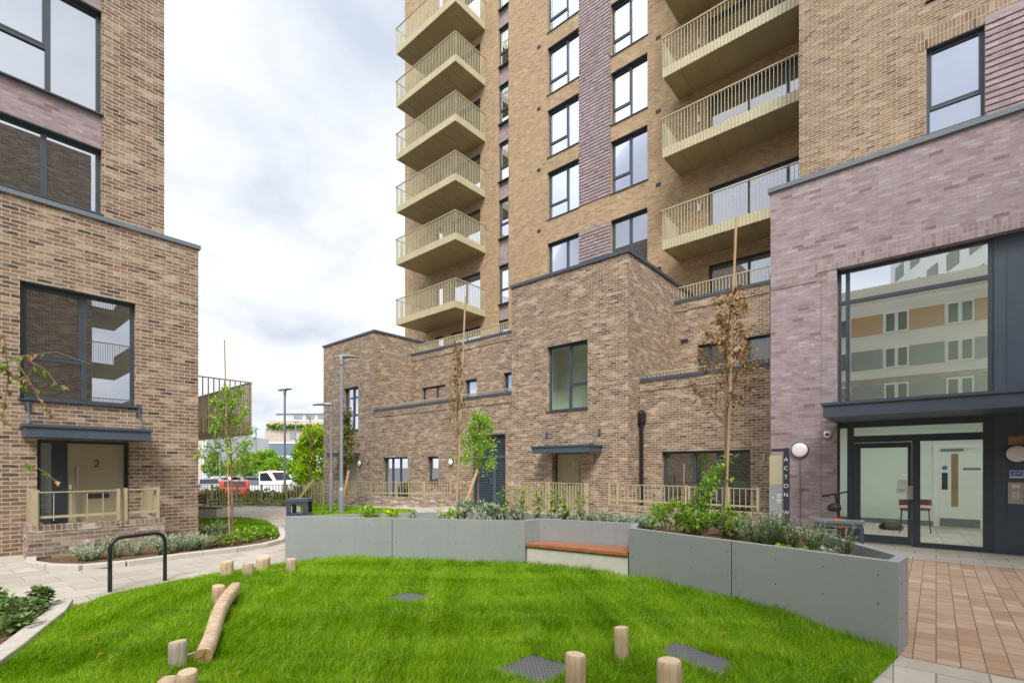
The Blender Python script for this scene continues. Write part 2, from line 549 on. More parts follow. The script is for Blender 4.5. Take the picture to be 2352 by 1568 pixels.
class MB:
    def __init__(self):
        self.v = []
        self.f = []
        self.uvs = {}

    def face(self, pts, uv=None):
        i = len(self.v)
        self.v += [tuple(p) for p in pts]
        self.f.append(tuple(range(i, i + len(pts))))
        if uv:
            self.uvs[len(self.f) - 1] = uv

    def box(self, x0, x1, y0, y1, z0, z1):
        if x0 > x1: x0, x1 = x1, x0
        if y0 > y1: y0, y1 = y1, y0
        if z0 > z1: z0, z1 = z1, z0
        i = len(self.v)
        self.v += [(x0, y0, z0), (x1, y0, z0), (x1, y1, z0), (x0, y1, z0), (x0, y0, z1), (x1, y0, z1), (x1, y1, z1), (x0, y1, z1)]
        for q in ((0, 3, 2, 1), (4, 5, 6, 7), (0, 1, 5, 4), (1, 2, 6, 5), (2, 3, 7, 6), (3, 0, 4, 7)):
            self.f.append(tuple(i + k for k in q))
        return self

    def obox(self, c, half, rotz=0.0, mat=None):
        """box with centre c, half sizes, rotated about z (or by a 3x3 matrix)"""
        m = mat if mat is not None else Matrix.Rotation(rotz, 3, 'Z')
        c = Vector(c)
        i = len(self.v)
        for sx, sy, sz in ((-1, -1, -1), (1, -1, -1), (1, 1, -1), (-1, 1, -1), (-1, -1, 1), (1, -1, 1), (1, 1, 1), (-1, 1, 1)):
            self.v.append(tuple(c + m @ Vector((sx * half[0], sy * half[1], sz * half[2]))))
        for q in ((0, 3, 2, 1), (4, 5, 6, 7), (0, 1, 5, 4), (1, 2, 6, 5), (2, 3, 7, 6), (3, 0, 4, 7)):
            self.f.append(tuple(i + k for k in q))
        return self

    def bar(self, p0, p1, w, h=None):
        """rectangular bar from p0 to p1"""
        p0, p1 = Vector(p0), Vector(p1)
        d = p1 - p0
        L = d.length
        if L < 1e-6: return self
        d.normalize()
        up = Vector((0, 0, 1)) if abs(d.z) < 0.95 else Vector((1, 0, 0))
        s = d.cross(up).normalized()
        u = s.cross(d)
        m = Matrix((s, d, u)).transposed()
        return self.obox((p0 + p1) / 2, (w / 2, L / 2, (h or w) / 2), mat=m)

    def tube(self, pts, radii, n=8, cap=True):
        pts = [Vector(p) for p in pts]
        if isinstance(radii, (int, float)): radii = [radii] * len(pts)
        rings = []
        prev = None
        for k, p in enumerate(pts):
            if k == 0: d = pts[1] - p
            elif k == len(pts) - 1: d = p - pts[k - 1]
            else: d = pts[k + 1] - pts[k - 1]
            d.normalize()
            if prev is None:
                ref = Vector((0, 0, 1)) if abs(d.z) < 0.9 else Vector((1, 0, 0))
                s = d.cross(ref).normalized()
            else:
                s = (prev - d * prev.dot(d))
                if s.length < 1e-5: s = d.orthogonal()
                s.normalize()
            prev = s
            t = d.cross(s)
            i = len(self.v)
            for j in range(n):
                a = 2 * math.pi * j / n
                self.v.append(tuple(p + (s * math.cos(a) + t * math.sin(a)) * radii[k]))
            rings.append(i)
        for a, b in zip(rings, rings[1:]):
            for j in range(n):
                j2 = (j + 1) % n
                self.f.append((a + j, a + j2, b + j2, b + j))
        if cap:
            self.f.append(tuple(rings[0] + j for j in reversed(range(n))))
            self.f.append(tuple(rings[-1] + j for j in range(n)))
        return self

    def lathe(self, c, prof, n=16, axis='Z'):
        """prof: list of (r, h) along the axis"""
        rings = []
        for r, h in prof:
            i = len(self.v)
            for j in range(n):
                a = 2 * math.pi * j / n
                ca, sa = r * math.cos(a), r * math.sin(a)
                if axis == 'Z': p = (c[0] + ca, c[1] + sa, c[2] + h)
                elif axis == 'X': p = (c[0] + h, c[1] + ca, c[2] + sa)
                else: p = (c[0] + ca, c[1] + h, c[2] + sa)
                self.v.append(p)
            rings.append(i)
        for a, b in zip(rings, rings[1:]):
            for j in range(n):
                j2 = (j + 1) % n
                self.f.append((a + j, a + j2, b + j2, b + j))
        self.f.append(tuple(rings[0] + j for j in reversed(range(n))))
        self.f.append(tuple(rings[-1] + j for j in range(n)))
        return self

    def prism(self, poly, z0, z1, top=True, bottom=True):
        n = len(poly)
        i = len(self.v)
        z0f = z0 if callable(z0) else (lambda x, y: z0)
        z1f = z1 if callable(z1) else (lambda x, y: z1)
        self.v += [(x, y, z0f(x, y)) for x, y in poly] + [(x, y, z1f(x, y)) for x, y in poly]
        for j in range(n):
            k = (j + 1) % n
            self.f.append((i + j, i + k, i + n + k, i + n + j))
        if top: self.f.append(tuple(i + n + j for j in range(n)))
        if bottom: self.f.append(tuple(i + j for j in reversed(range(n))))
        return self

    def extrude_profile(self, prof, c, rotz, width):
        """prof in (length, height), extruded across the width, placed at c and turned by rotz"""
        ca, sa = math.cos(rotz), math.sin(rotz)
        n = len(prof)
        i = len(self.v)
        for s in (-0.5, 0.5):
            for l, h in prof:
                w = s * width
                self.v.append((c[0] + l * ca - w * sa, c[1] + l * sa + w * ca, c[2] + h))
        for j in range(n):
            k = (j + 1) % n
            self.f.append((i + j, i + k, i + n + k, i + n + j))
        self.f.append(tuple(i + j for j in reversed(range(n))))
        self.f.append(tuple(i + n + j for j in range(n)))
        return self

    def build(self, name, mat, parent=None, smooth=False, bevel=0.0, uv=True, weld=False):
        me = bpy.data.meshes.new(name)
        o = bpy.data.objects.new(name, me)
        COL.objects.link(o)
        off = (0, 0, 0)
        if parent is not None:
            off = ORG.get(parent.name, (0, 0, 0))
            o.parent = parent
        ORG[o.name] = off
        vs = [(x - off[0], y - off[1], z - off[2]) for x, y, z in self.v]
        me.from_pydata(vs, [], self.f)
        if weld or bevel:
            import bmesh
            bm = bmesh.new()
            bm.from_mesh(me)
            bmesh.ops.remove_doubles(bm, verts=bm.verts, dist=0.0005)
            bmesh.ops.recalc_face_normals(bm, faces=bm.faces)
            bm.to_mesh(me)
            bm.free()
        if uv and not (weld or bevel):
            ul = me.uv_layers.new(name='UVMap')
            data = np.empty(len(me.loops) * 2, np.float32)
            k = 0
            V = self.v
            for fi, f in enumerate(self.f):
                cu = self.uvs.get(fi)
                if cu:
                    for q in cu:
                        data[k] = q[0]; data[k + 1] = q[1]; k += 2
                    continue
                p0, p1, p2 = V[f[0]], V[f[1]], V[f[2]]
                ax, ay, az = p1[0] - p0[0], p1[1] - p0[1], p1[2] - p0[2]
                bx, by, bz = p2[0] - p1[0], p2[1] - p1[1], p2[2] - p1[2]
                nx, ny, nz = ay * bz - az * by, az * bx - ax * bz, ax * by - ay * bx
                hn = math.hypot(nx, ny)
                if hn < abs(nz) or hn < 1e-12:
                    for i in f:
                        data[k] = V[i][0]; data[k + 1] = V[i][1]; k += 2
                else:
                    tx, ty = -ny / hn, nx / hn
                    if tx + ty < 0: tx, ty = -tx, -ty
                    for i in f:
                        data[k] = V[i][0] * tx + V[i][1] * ty; data[k + 1] = V[i][2]; k += 2
            ul.data.foreach_set('uv', data)
        if smooth:
            me.polygons.foreach_set('use_smooth', [True] * len(me.polygons))
        if mat is not None:
            me.materials.append(M[mat] if isinstance(mat, str) else mat)
        if bevel:
            b = o.modifiers.new('bevel', 'BEVEL')
            b.width = bevel
            b.segments = 2
            b.limit_method = 'ANGLE'
        me.update()
        return o


def tag(o, label=None, cat=None, group=None, kind=None):
    if label: o['label'] = label
    if cat: o['category'] = cat
    if group: o['group'] = group
    if kind: o['kind'] = kind
    return o


def thing(name, loc, label, cat, group=None):
    o = bpy.data.objects.new(name, None)
    o.empty_display_size = 0.2
    COL.objects.link(o)
    o.location = loc
    ORG[o.name] = tuple(loc)
    return tag(o, label, cat, group)


class Fac:
    """a facade plane: kind 'X' faces -X (runs along Y), kind 'Y' faces -Y (runs along X); d is measured inward"""

    def __init__(self, kind, c, sign=1):
        self.k, self.c, self.s = kind, c, sign

    def box(self, mb, s0, s1, z0, z1, d0, d1):
        a, b = self.c + d0 * self.s, self.c + d1 * self.s
        if self.k == 'X': mb.box(a, b, s0, s1, z0, z1)
        else: mb.box(s0, s1, a, b, z0, z1)

    def pt(self, s, z, d=0.0):
        return (self.c + d * self.s, s, z) if self.k == 'X' else (s, self.c + d * self.s, z)

    def quad(self, mb, s0, s1, z0, z1, d=0.0):
        mb.face([self.pt(s0, z0, d), self.pt(s1, z0, d), self.pt(s1, z1, d), self.pt(s0, z1, d)])

    def fs(self, f, s0, s1):
        """fraction f counted from the left as one looks at the facade"""
        if (self.k == 'X') == (self.s > 0): return s1 - f * (s1 - s0)
        return s0 + f * (s1 - s0)


def wall(mb, fac, s0, s1, z0, z1, openings=(), rd=0.14, ends=0.0):
    ss = sorted({s0, s1} | {min(max(q, s0), s1) for o in openings for q in o[:2]})
    zs = sorted({z0, z1} | {min(max(q, z0), z1) for o in openings for q in o[2:4]})
    for a, b in zip(ss, ss[1:]):
        for c, d in zip(zs, zs[1:]):
            ms, mz = (a + b) / 2, (c + d) / 2
            if any(o[0] < ms < o[1] and o[2] < mz < o[3] for o in openings): continue
            fac.quad(mb, a, b, c, d)
    for o in openings:
        a, b, c, d = o[:4]
        if c >= z1 - 1e-6 or d <= z0 + 1e-6: continue
        top, bot = d < z1 - 1e-6, c > z0 - 1e-6
        c, d = max(c, z0), min(d, z1)
        r = o[4] if len(o) > 4 else rd
        P = fac.pt
        if a > s0 - 1e-6: mb.face([P(a, c), P(a, c, r), P(a, d, r), P(a, d)])
        if b < s1 + 1e-6: mb.face([P(b, c), P(b, d), P(b, d, r), P(b, c, r)])
        if top: mb.face([P(a, d), P(a, d, r), P(b, d, r), P(b, d)])
        if bot: mb.face([P(a, c), P(b, c), P(b, c, r), P(a, c, r)])
    if ends:
        P = fac.pt
        mb.face([P(s0, z0), P(s0, z1), P(s0, z1, ends), P(s0, z0, ends)])
        mb.face([P(s1, z0), P(s1, z0, ends), P(s1, z1, ends), P(s1, z1)])
        mb.face([P(s0, z1), P(s1, z1), P(s1, z1, ends), P(s0, z1, ends)])


def window(parent, fac, s0, s1, z0, z1, cols=((0, 1, ()),), glass='glass_sky', d=0.12, fw=0.06, sill=True, room=None,
           room_d=1.2, name='window', frame='anthracite', roommat='room_green', head=0.0):
    """frame + panes + sill. cols: (f0, f1, transom heights as fractions from the bottom) from left to right"""
    mb, gl = MB(), MB()
    t0, t1 = d, d + 0.07
    fac.box(mb, s0 + 0.002, s0 + fw, z0 + 0.002, z1 - 0.002, t0, t1)
    fac.box(mb, s1 - fw, s1 - 0.002, z0 + 0.002, z1 - 0.002, t0, t1)
    fac.box(mb, s0 + fw, s1 - fw, z0 + 0.002, z0 + fw, t0, t1)
    fac.box(mb, s0 + fw, s1 - fw, z1 - fw - head, z1 - 0.002, t0, t1)
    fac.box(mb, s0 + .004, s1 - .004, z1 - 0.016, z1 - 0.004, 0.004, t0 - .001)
    zi0, zi1 = z0 + fw, z1 - fw - head
    for ci, (f0, f1, trs) in enumerate(cols):
        a, b = sorted((fac.fs(f0, s0, s1), fac.fs(f1, s0, s1)))
        a, b = max(a, s0 + fw), min(b, s1 - fw)
        if f1 < 0.999:
            e = fac.fs(f1, s0, s1)
            fac.box(mb, e - 0.04, e + 0.04, zi0, zi1, t0 - 0.008, t1)
        if f0 > 0.001: a, b = (a, b - 0.04) if fac.fs(f0, s0, s1) >= b - 1e-6 else (a + 0.04, b)
        if f1 < 0.999: a, b = (a + 0.04, b) if fac.fs(f1, s0, s1) <= a + 1e-6 else (a, b - 0.04)
        cuts = [zi0] + [zi0 + q * (zi1 - zi0) for q in trs] + [zi1]
        for q in cuts[1:-1]: fac.box(mb, a, b, q - 0.035, q + 0.035, t0 - 0.006, t1)
        if trs:  # opening sash gets its own thin frame
            lo = cuts[-2] + 0.035
            for (p, q, r_, s_) in ((a, a + 0.035, lo, zi1), (b - 0.035, b, lo, zi1), (a + .035, b - .035, lo, lo + 0.03), (a + .035, b - .035, zi1 - 0.035, zi1)):
                fac.box(mb, p, q, r_, s_, t0 - 0.012, t1 - 0.01)
        for i in range(len(cuts) - 1):
            c0, c1 = cuts[i], cuts[i + 1]
            fac.quad(gl, a, b, c0 + (0.035 if i else 0), c1 - (0.035 if i < len(cuts) - 2 else 0), d + 0.035)
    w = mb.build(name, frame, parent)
    gl.build('pane', glass, w)
    if sill:
        sb = MB()
        fac.box(sb, s0 - 0.03, s1 + 0.03, z0 - 0.028, z0 - 0.001, -0.045, d)
        sb.build('sill', 'anthracite', w)
    if room:
        rm = MB()
        fac.quad(rm, s0 - 0.4, s1 + 0.4, z0 - 0.1, z1 + 0.15, room_d)
        P = fac.pt
        for s in (s0 - 0.4, s1 + 0.4):
            rm.face([P(s, z0 - 0.1, 0.2), P(s, z1 + 0.15, 0.2), P(s, z1 + 0.15, room_d), P(s, z0 - 0.1, room_d)])
        for z in (z0 - 0.1, z1 + 0.15):
            rm.face([P(s0 - 0.4, z, 0.2), P(s1 + 0.4, z, 0.2), P(s1 + 0.4, z, room_d), P(s0 - 0.4, z, room_d)])
        rm.build('room_lining', roommat, w)
    return w


def text_mesh(s, size, loc, rot, mat, parent, name='lettering', depth=0.003):
    cu = bpy.data.curves.new(name, 'FONT')
    cu.body = s
    cu.size = size
    cu.align_x = 'CENTER'
    cu.align_y = 'CENTER'
    cu.extrude = depth
    tmp = bpy.data.objects.new('tmp', cu)
    COL.objects.link(tmp)
    dg = bpy.context.evaluated_depsgraph_get()
    me = bpy.data.meshes.new_from_object(tmp.evaluated_get(dg))
    bpy.data.objects.remove(tmp)
    o = bpy.data.objects.new(name, me)
    COL.objects.link(o)
    me.materials.clear()
    me.materials.append(M[mat])
    off = ORG.get(parent.name, (0, 0, 0)) if parent else (0, 0, 0)
    o.location = tuple(a - b for a, b in zip(loc, off))
    o.rotation_euler = rot
    if parent: o.parent = parent
    return o


ROTX = (R(90), 0, R(-90))   # text on a face looking towards -X
ROTY = (R(90), 0, 0)        # text on a face looking towards -Y
# ------------------------------------------------------------------ sky, sun
def make_world():
    w = bpy.data.worlds.new("World")
    scene.world = w
    w.use_nodes = True
    nt = w.node_tree
    nt.nodes.clear()
    out = nt.nodes.new('ShaderNodeOutputWorld')
    bg = nt.nodes.new('ShaderNodeBackground')
    sky = nt.nodes.new('ShaderNodeTexSky')
    sky.sky_type = 'NISHITA'
    sky.sun_disc = False
    sky.sun_elevation = R(SUN_EL)
    sky.sun_rotation = R(90 - SUN_AZ)
    sky.air_density = 1.0
    sky.dust_density = 1.5
    L = nt.links.new

    def node(t, **k):
        n = nt.nodes.new(t)
        for a, b in k.items(): setattr(n, a, b)
        return n

    tc = node('ShaderNodeTexCoord')
    sep = node('ShaderNodeSeparateXYZ')
    L(tc.outputs['Generated'], sep.inputs[0])
    zz = node('ShaderNodeMath', operation='MAXIMUM'); L(sep.outputs[2], zz.inputs[0]); zz.inputs[1].default_value = 0.0
    za = node('ShaderNodeMath', operation='ADD'); L(zz.outputs[0], za.inputs[0]); za.inputs[1].default_value = 0.30
    dx = node('ShaderNodeMath', operation='DIVIDE'); L(sep.outputs[0], dx.inputs[0]); L(za.outputs[0], dx.inputs[1])
    dy = node('ShaderNodeMath', operation='DIVIDE'); L(sep.outputs[1], dy.inputs[0]); L(za.outputs[0], dy.inputs[1])
    cb = node('ShaderNodeCombineXYZ'); L(dx.outputs[0], cb.inputs[0]); L(dy.outputs[0], cb.inputs[1]); L(zz.outputs[0], cb.inputs[2])

    def noise(scale, det, rough, loc, dist=0.0):
        mp = node('ShaderNodeMapping'); mp.inputs['Location'].default_value = loc
        L(cb.outputs[0], mp.inputs['Vector'])
        n = node('ShaderNodeTexNoise'); n.inputs['Scale'].default_value = scale; n.inputs['Detail'].default_value = det
        n.inputs['Roughness'].default_value = rough
        n.inputs['Distortion'].default_value = dist
        L(mp.outputs[0], n.inputs['Vector'])
        return n.outputs['Fac']

    def ramp(f, stops):
        r = node('ShaderNodeValToRGB'); cr = r.color_ramp
        cr.elements[0].position, cr.elements[0].color = stops[0][0], (*stops[0][1], 1)
        cr.elements[1].position, cr.elements[1].color = stops[-1][0], (*stops[-1][1], 1)
        for p, c in stops[1:-1]:
            e = cr.elements.new(p); e.color = (*c, 1)
        L(f, r.inputs[0]); return r.outputs[0]

    def mix(f, a, b, bt='MIX'):
        m = node('ShaderNodeMix', data_type='RGBA', blend_type=bt)
        for s, v in ((m.inputs[0], f), (m.inputs[6], a), (m.inputs[7], b)):
            if hasattr(v, 'is_linked'): L(v, s)
            elif isinstance(v, (int, float)): s.default_value = v
            else: s.default_value = (*v, 1)
        return m.outputs[2]

    shade = noise(1.5, 7, 0.52, (4.3, 1.1, 0.4), 0.4)
    puff = noise(3.4, 8, 0.55, (1.2, 7.7, 0.9), 0.25)
    comb = node('ShaderNodeMath', operation='MULTIPLY_ADD')
    L(puff, comb.inputs[0]); comb.inputs[1].default_value = 0.35; 
    sc = node('ShaderNodeMath', operation='MULTIPLY'); L(shade, sc.inputs[0]); sc.inputs[1].default_value = 0.65
    L(sc.outputs[0], comb.inputs[2])
    cloud = ramp(comb.outputs[0], [(0.37, (0.41, 0.45, 0.53)), (0.45, (0.52, 0.55, 0.605)), (0.53, (0.61, 0.63, 0.66)), (0.62, (0.71, 0.715, 0.725))])
    blue = node('ShaderNodeMix', data_type='RGBA', blend_type='MULTIPLY')
    blue.inputs[0].default_value = 1.0
    L(sky.outputs[0], blue.inputs[6]); blue.inputs[7].default_value = (1, 1, 1, 1)
    skys = node('ShaderNodeVectorMath', operation='SCALE'); L(blue.outputs[2], skys.inputs[0]); skys.inputs['Scale'].default_value = SKY_STR
    cover = ramp(noise(1.1, 6, 0.55, (8.2, 3.3, 0.1), 0.3), [(0.30, (0, 0, 0)), (0.42, (1, 1, 1))])
    col = mix(cover, skys.outputs[0], cloud)
    # the bright veil of cloud round the hidden sun
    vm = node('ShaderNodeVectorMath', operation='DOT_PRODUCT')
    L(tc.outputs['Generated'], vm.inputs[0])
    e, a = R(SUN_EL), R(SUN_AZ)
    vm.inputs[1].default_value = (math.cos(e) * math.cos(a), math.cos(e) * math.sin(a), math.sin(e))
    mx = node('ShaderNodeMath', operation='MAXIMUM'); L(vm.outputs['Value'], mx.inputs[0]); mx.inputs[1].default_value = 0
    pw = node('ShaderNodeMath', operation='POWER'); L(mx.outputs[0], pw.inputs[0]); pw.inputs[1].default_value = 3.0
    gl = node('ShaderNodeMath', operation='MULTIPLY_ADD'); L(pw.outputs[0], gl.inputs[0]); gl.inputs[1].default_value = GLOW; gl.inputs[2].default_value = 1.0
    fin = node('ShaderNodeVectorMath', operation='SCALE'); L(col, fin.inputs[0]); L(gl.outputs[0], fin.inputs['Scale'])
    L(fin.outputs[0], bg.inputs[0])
    bg.inputs[1].default_value = 1.0
    L(bg.outputs[0], out.inputs[0])


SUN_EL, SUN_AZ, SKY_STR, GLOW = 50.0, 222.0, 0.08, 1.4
make_world()
sd = bpy.data.lights.new('sun', 'SUN')
sd.energy = 2.3
sd.angle = R(22)
sd.color = (1.0, 0.95, 0.88)
sun = bpy.data.objects.new('sun', sd)
COL.objects.link(sun)
e, a = R(SUN_EL), R(SUN_AZ)
sdir = Vector((math.cos(e) * math.cos(a), math.cos(e) * math.sin(a), math.sin(e)))
sun.rotation_euler = sdir.to_track_quat('Z', 'Y').to_euler()
scene.view_settings.view_transform = 'Standard'
scene.view_settings.look = 'None'
scene.view_settings.exposure = 0.72
scene.view_settings.gamma = 1.0
scene.cycles.use_denoising = True
scene.cycles.max_bounces = 8
scene.cycles.transparent_max_bounces = 12
scene.cycles.sample_clamp_indirect = 4.0

# ------------------------------------------------------------------ ground
LOW = -0.8      # the car park beyond the fence lies lower
mb = MB(); mb.face([(-900, -900, LOW), (900, -900, LOW), (900, 900, LOW), (-900, 900, LOW)])
tag(mb.build('ground', 'asphalt'), kind='structure')


def sheet(name, poly, z, mat, skirt=0.0):
    mb = MB()
    if skirt: mb.prism(poly, z - skirt, z, bottom=False)
    else: mb.face([(x, y, z) for x, y in poly])
    return tag(mb.build(name, mat), kind='structure')


FENCE_A, FENCE_B = gp(430, 20.6), gp(746, 20.3)
sheet('paving', [(-30, -30), (40, -30), (40, 14), FENCE_B, FENCE_A, (-30, 22)], -0.004, 'slab', 0.9)
# pink block path running back to the fence
pp = [ground_pt(600, 1262), ground_pt(664, 1262), ground_pt(760, 1205), ground_pt(760, 1186), ground_pt(690, 1173), ground_pt(440, 1180),
      ground_pt(440, 1192), ground_pt(560, 1192), ground_pt(610, 1197), ground_pt(652, 1228)]
sheet('pink_path', pp, 0.0, 'path_pink')
sheet('block_paving', [(5.31, -6), (5.31, 0.20), (7.6, 1.40), (11.0, 1.40), (11.0, -6)], 0.0, 'block_red')
sheet('entrance_paving', [(11.02, -6), (11.02, 1.4), (7.6, 1.42), (7.6, 2.9), (12.6, 2.9), (12.6, -6)], 0.001, 'slab_entrance')
sheet('corner_paving', [(0.0, -6), (0.0, 0.18), (5.28, 0.18), (5.28, -6)], 0.0, 'slab_entrance')

# lawn mound
PLA, PLB, PLE, PLF = (3.66, 8.07), (5.67, 4.65), (5.92, 3.07), (5.27, 0.24)
LAWN = [(0.42, 5.98), (0.66, 6.75), (0.95, 7.35), (1.35, 7.72), (2.0, 7.95), (2.85, 8.10), (3.5, 8.13), PLA, PLB, (5.80, 3.9), PLE, PLF,
        (4.52, 0.36), (2.5, 0.45), (-0.5, 0.5), (-0.8, 3.5), (0.0, 5.3)]
OPEN_EDGES = [(LAWN[i], LAWN[(i + 1) % len(LAWN)]) for i in range(len(LAWN)) if i not in (7, 8, 9, 10)]


def in_poly(x, y, poly):
    c = np.zeros(np.shape(x), bool)
    j = len(poly) - 1
    for i in range(len(poly)):
        xi, yi = poly[i]; xj, yj = poly[j]
        with np.errstate(divide='ignore', invalid='ignore'):
            c ^= ((yi > y) != (yj > y)) & (x < (xj - xi) * (y - yi) / (yj - yi + 1e-12) + xi)
        j = i
    return c


def edge_dist(x, y, edges):
    d = np.full(np.shape(x), 99.0)
    for (ax, ay), (bx, by) in edges:
        vx, vy = bx - ax, by - ay
        t = np.clip(((x - ax) * vx + (y - ay) * vy) / (vx * vx + vy * vy), 0, 1)
        d = np.minimum(d, np.hypot(x - ax - t * vx, y - ay - t * vy))
    return d


def wavy(x, y, s, seed=0):
    return (np.sin(x * s * 1.0 + 1.3 + seed) * np.cos(y * s * 1.3 + 0.7 * seed) + 0.6 * np.sin(x * s * 2.3 + y * s * 1.7 + seed * 2.1)
            + 0.4 * np.cos(x * s * 4.1 - y * s * 3.7 + seed)) / 2.0


def lawn_h(x, y):
    d = edge_dist(x, y, OPEN_EDGES)
    t = np.clip(d / 1.3, 0, 1)
    return 0.14 * (t * t * (3 - 2 * t)) ** 0.8 + 0.012 * wavy(x, y, 2.3) * np.clip(d * 2, 0, 1) + 0.006


def turf_mesh(name, poly, hfun, step, mat):
    xs = [p[0] for p in poly]; ys = [p[1] for p in poly]
    nx = int((max(xs) - min(xs)) / step) + 2; ny = int((max(ys) - min(ys)) / step) + 2
    gx = min(xs) + np.arange(nx) * step; gy = min(ys) + np.arange(ny) * step
    X, Y = np.meshgrid(gx, gy)
    ins = in_poly(X, Y, poly)
    Z = hfun(X, Y)
    mb = MB()
    idx = -np.ones(X.shape, int)
    keep = ins.copy()
    for j in range(ny - 1):
        for i in range(nx - 1):
            if ins[j, i] and ins[j, i + 1] and ins[j + 1, i] and ins[j + 1, i + 1]:
                q = []
                for jj, ii in ((j, i), (j, i + 1), (j + 1, i + 1), (j + 1, i)):
                    if idx[jj, ii] < 0:
                        idx[jj, ii] = len(mb.v)
                        mb.v.append((X[jj, ii], Y[jj, ii], Z[jj, ii]))
                    q.append(idx[jj, ii])
                mb.f.append(tuple(q))
    # a rim polygon just under the mound closes the jagged edge
    mb.face([(x, y, 0.004) for x, y in poly])
    return tag(mb.build(name, mat, smooth=True), kind='structure')


def grass(name, poly, hfun, density, lmin, lmax, width, holes=(), seed=1, lod=None, label=None, tall_near=None):
    r = np.random.default_rng(seed)
    xs = [p[0] for p in poly]; ys = [p[1] for p in poly]
    A = (max(xs) - min(xs)) * (max(ys) - min(ys))
    n = int(A * density)
    x = r.uniform(min(xs), max(xs), n); y = r.uniform(min(ys), max(ys), n)
    k = in_poly(x, y, poly)
    if lod is not None: k &= lod(x, y, r)
    for (hx, hy, ha, hb, rot) in holes:
        ca, sa = math.cos(rot), math.sin(rot)
        lx = (x - hx) * ca + (y - hy) * sa; ly = -(x - hx) * sa + (y - hy) * ca
        k &= ~((np.abs(lx) < ha - 0.02) & (np.abs(ly) < hb - 0.02))
    x, y = x[k], y[k]
    n = len(x)
    z = hfun(x, y) - 0.005
    clump = wavy(x, y, 5.2, 1) * 0.5 + wavy(x, y, 13.0, 2) * 0.35
    L = (lmin + (lmax - lmin) * np.clip(0.5 + 0.42 * clump + r.normal(0, 0.24, n), 0, 1.3))
    L *= np.where(r.random(n) < 0.05, r.uniform(1.2, 1.75, n), 1.0)
    if tall_near is not None: L *= 1.0 + 0.75 * np.exp(-tall_near(x, y) / 0.09)
    swirl = wavy(x, y, 2.4, 3) * 2.6 + wavy(x, y, 7.5, 5) * 1.3 + r.normal(0, 0.75, n)
    lean = np.clip(0.62 + 0.34 * wavy(x, y, 3.7, 4) + r.normal(0, 0.25, n), 0.03, 1.15)
    dx, dy = np.cos(swirl), np.sin(swirl)
    face = r.uniform(0, 2 * np.pi, n)
    wx, wy = np.cos(face) * width / 2, np.sin(face) * width / 2
    m1, m2 = 0.5, 1.0
    hx1 = L * m1 * np.sin(lean * 0.55); hz1 = L * m1 * np.cos(lean * 0.55)
    hx2 = hx1 + L * 0.5 * np.sin(np.minimum(lean * 1.5, 1.75)); hz2 = hz1 + L * 0.5 * np.cos(np.minimum(lean * 1.5, 1.75))
    V = np.empty((n, 5, 3), np.float32)
    V[:, 0] = np.stack([x - wx, y - wy, z], 1)
    V[:, 1] = np.stack([x + wx, y + wy, z], 1)
    V[:, 2] = np.stack([x + dx * hx1 + wx * 0.8, y + dy * hx1 + wy * 0.8, z + hz1], 1)
    V[:, 3] = np.stack([x + dx * hx1 - wx * 0.8, y + dy * hx1 - wy * 0.8, z + hz1], 1)
    V[:, 4] = np.stack([x + dx * hx2, y + dy * hx2, z + hz2], 1)
    base = (np.arange(n) * 5)[:, None]
    quads = base + np.array([[0, 1, 2, 3]]); tris = base + np.array([[3, 2, 4]])
    loops = np.concatenate([quads, tris], 1).reshape(-1).astype(np.int32)
    starts = np.stack([np.arange(n) * 7, np.arange(n) * 7 + 4], 1).reshape(-1).astype(np.int32)
    me = bpy.data.meshes.new(name)
    me.vertices.add(n * 5); me.loops.add(n * 7); me.polygons.add(n * 2)
    me.vertices.foreach_set('co', V.reshape(-1))
    me.loops.foreach_set('vertex_index', loops)
    me.polygons.foreach_set('loop_start', starts)
    me.update(calc_edges=True)
    rn = np.clip(0.50 + 0.18 * wavy(x, y, 1.9, 8) + 0.2 * wavy(x, y, 7.1, 9) * (0.6 + 0.4 * wavy(x, y, 1.1, 3)) + r.normal(0, 0.22, n), 0, 0.97)
    rn[r.random(n) < 0.012] = 1.0
    at = me.attributes.new('rnd', 'FLOAT', 'POINT')
    at.data.foreach_set('value', np.repeat(rn, 5).astype(np.float32))
    o = bpy.data.objects.new(name, me)
    COL.objects.link(o)
    me.materials.append(M['grass_blade'])
    return tag(o, label=label, cat='grass', kind='stuff')


PLANTER_EDGES = [(LAWN[i], LAWN[(i + 1) % len(LAWN)]) for i in (7, 8, 9, 10)]
POST_SPOTS = [(2.55, 7.40), (2.63, 6.87), (2.99, 7.28), (3.15, 6.76), (1.885, 5.70), (1.095, 4.10), (3.37, 1.81), (2.70, 1.78), (3.01, 1.28), (1.0, 3.56), (1.5, 4.7), (1.75, 5.2)]


def unmown(x, y):
    d = edge_dist(x, y, PLANTER_EDGES)
    for px_, py_ in POST_SPOTS: d = np.minimum(d, np.maximum(0, np.hypot(x - px_, y - py_) - .06) * 1.3)
    return d


COVERS = [(3.36, 4.42, 0.20, 0.20, 0.05), (2.76, 2.15, 0.215, 0.215, 0.0), (3.77, 1.39, 0.16, 0.245, 0.0)]
turf_mesh('lawn', LAWN, lawn_h, 0.12, 'turf')


def near_lod(x, y, r):
    d = x * FW[0] + y * FW[1]
    p = np.clip((4.6 / np.maximum(d, 1.0)) ** 1.6, 0.12, 1.0)
    p = np.where(d < 2.6, 0.1, p)
    return r.random(len(x)) < p


grass('grass', LAWN, lawn_h, 16000, 0.035, 0.088, 0.0045, COVERS, 3, near_lod, 'bright green grass of the mounded front lawn', unmown)
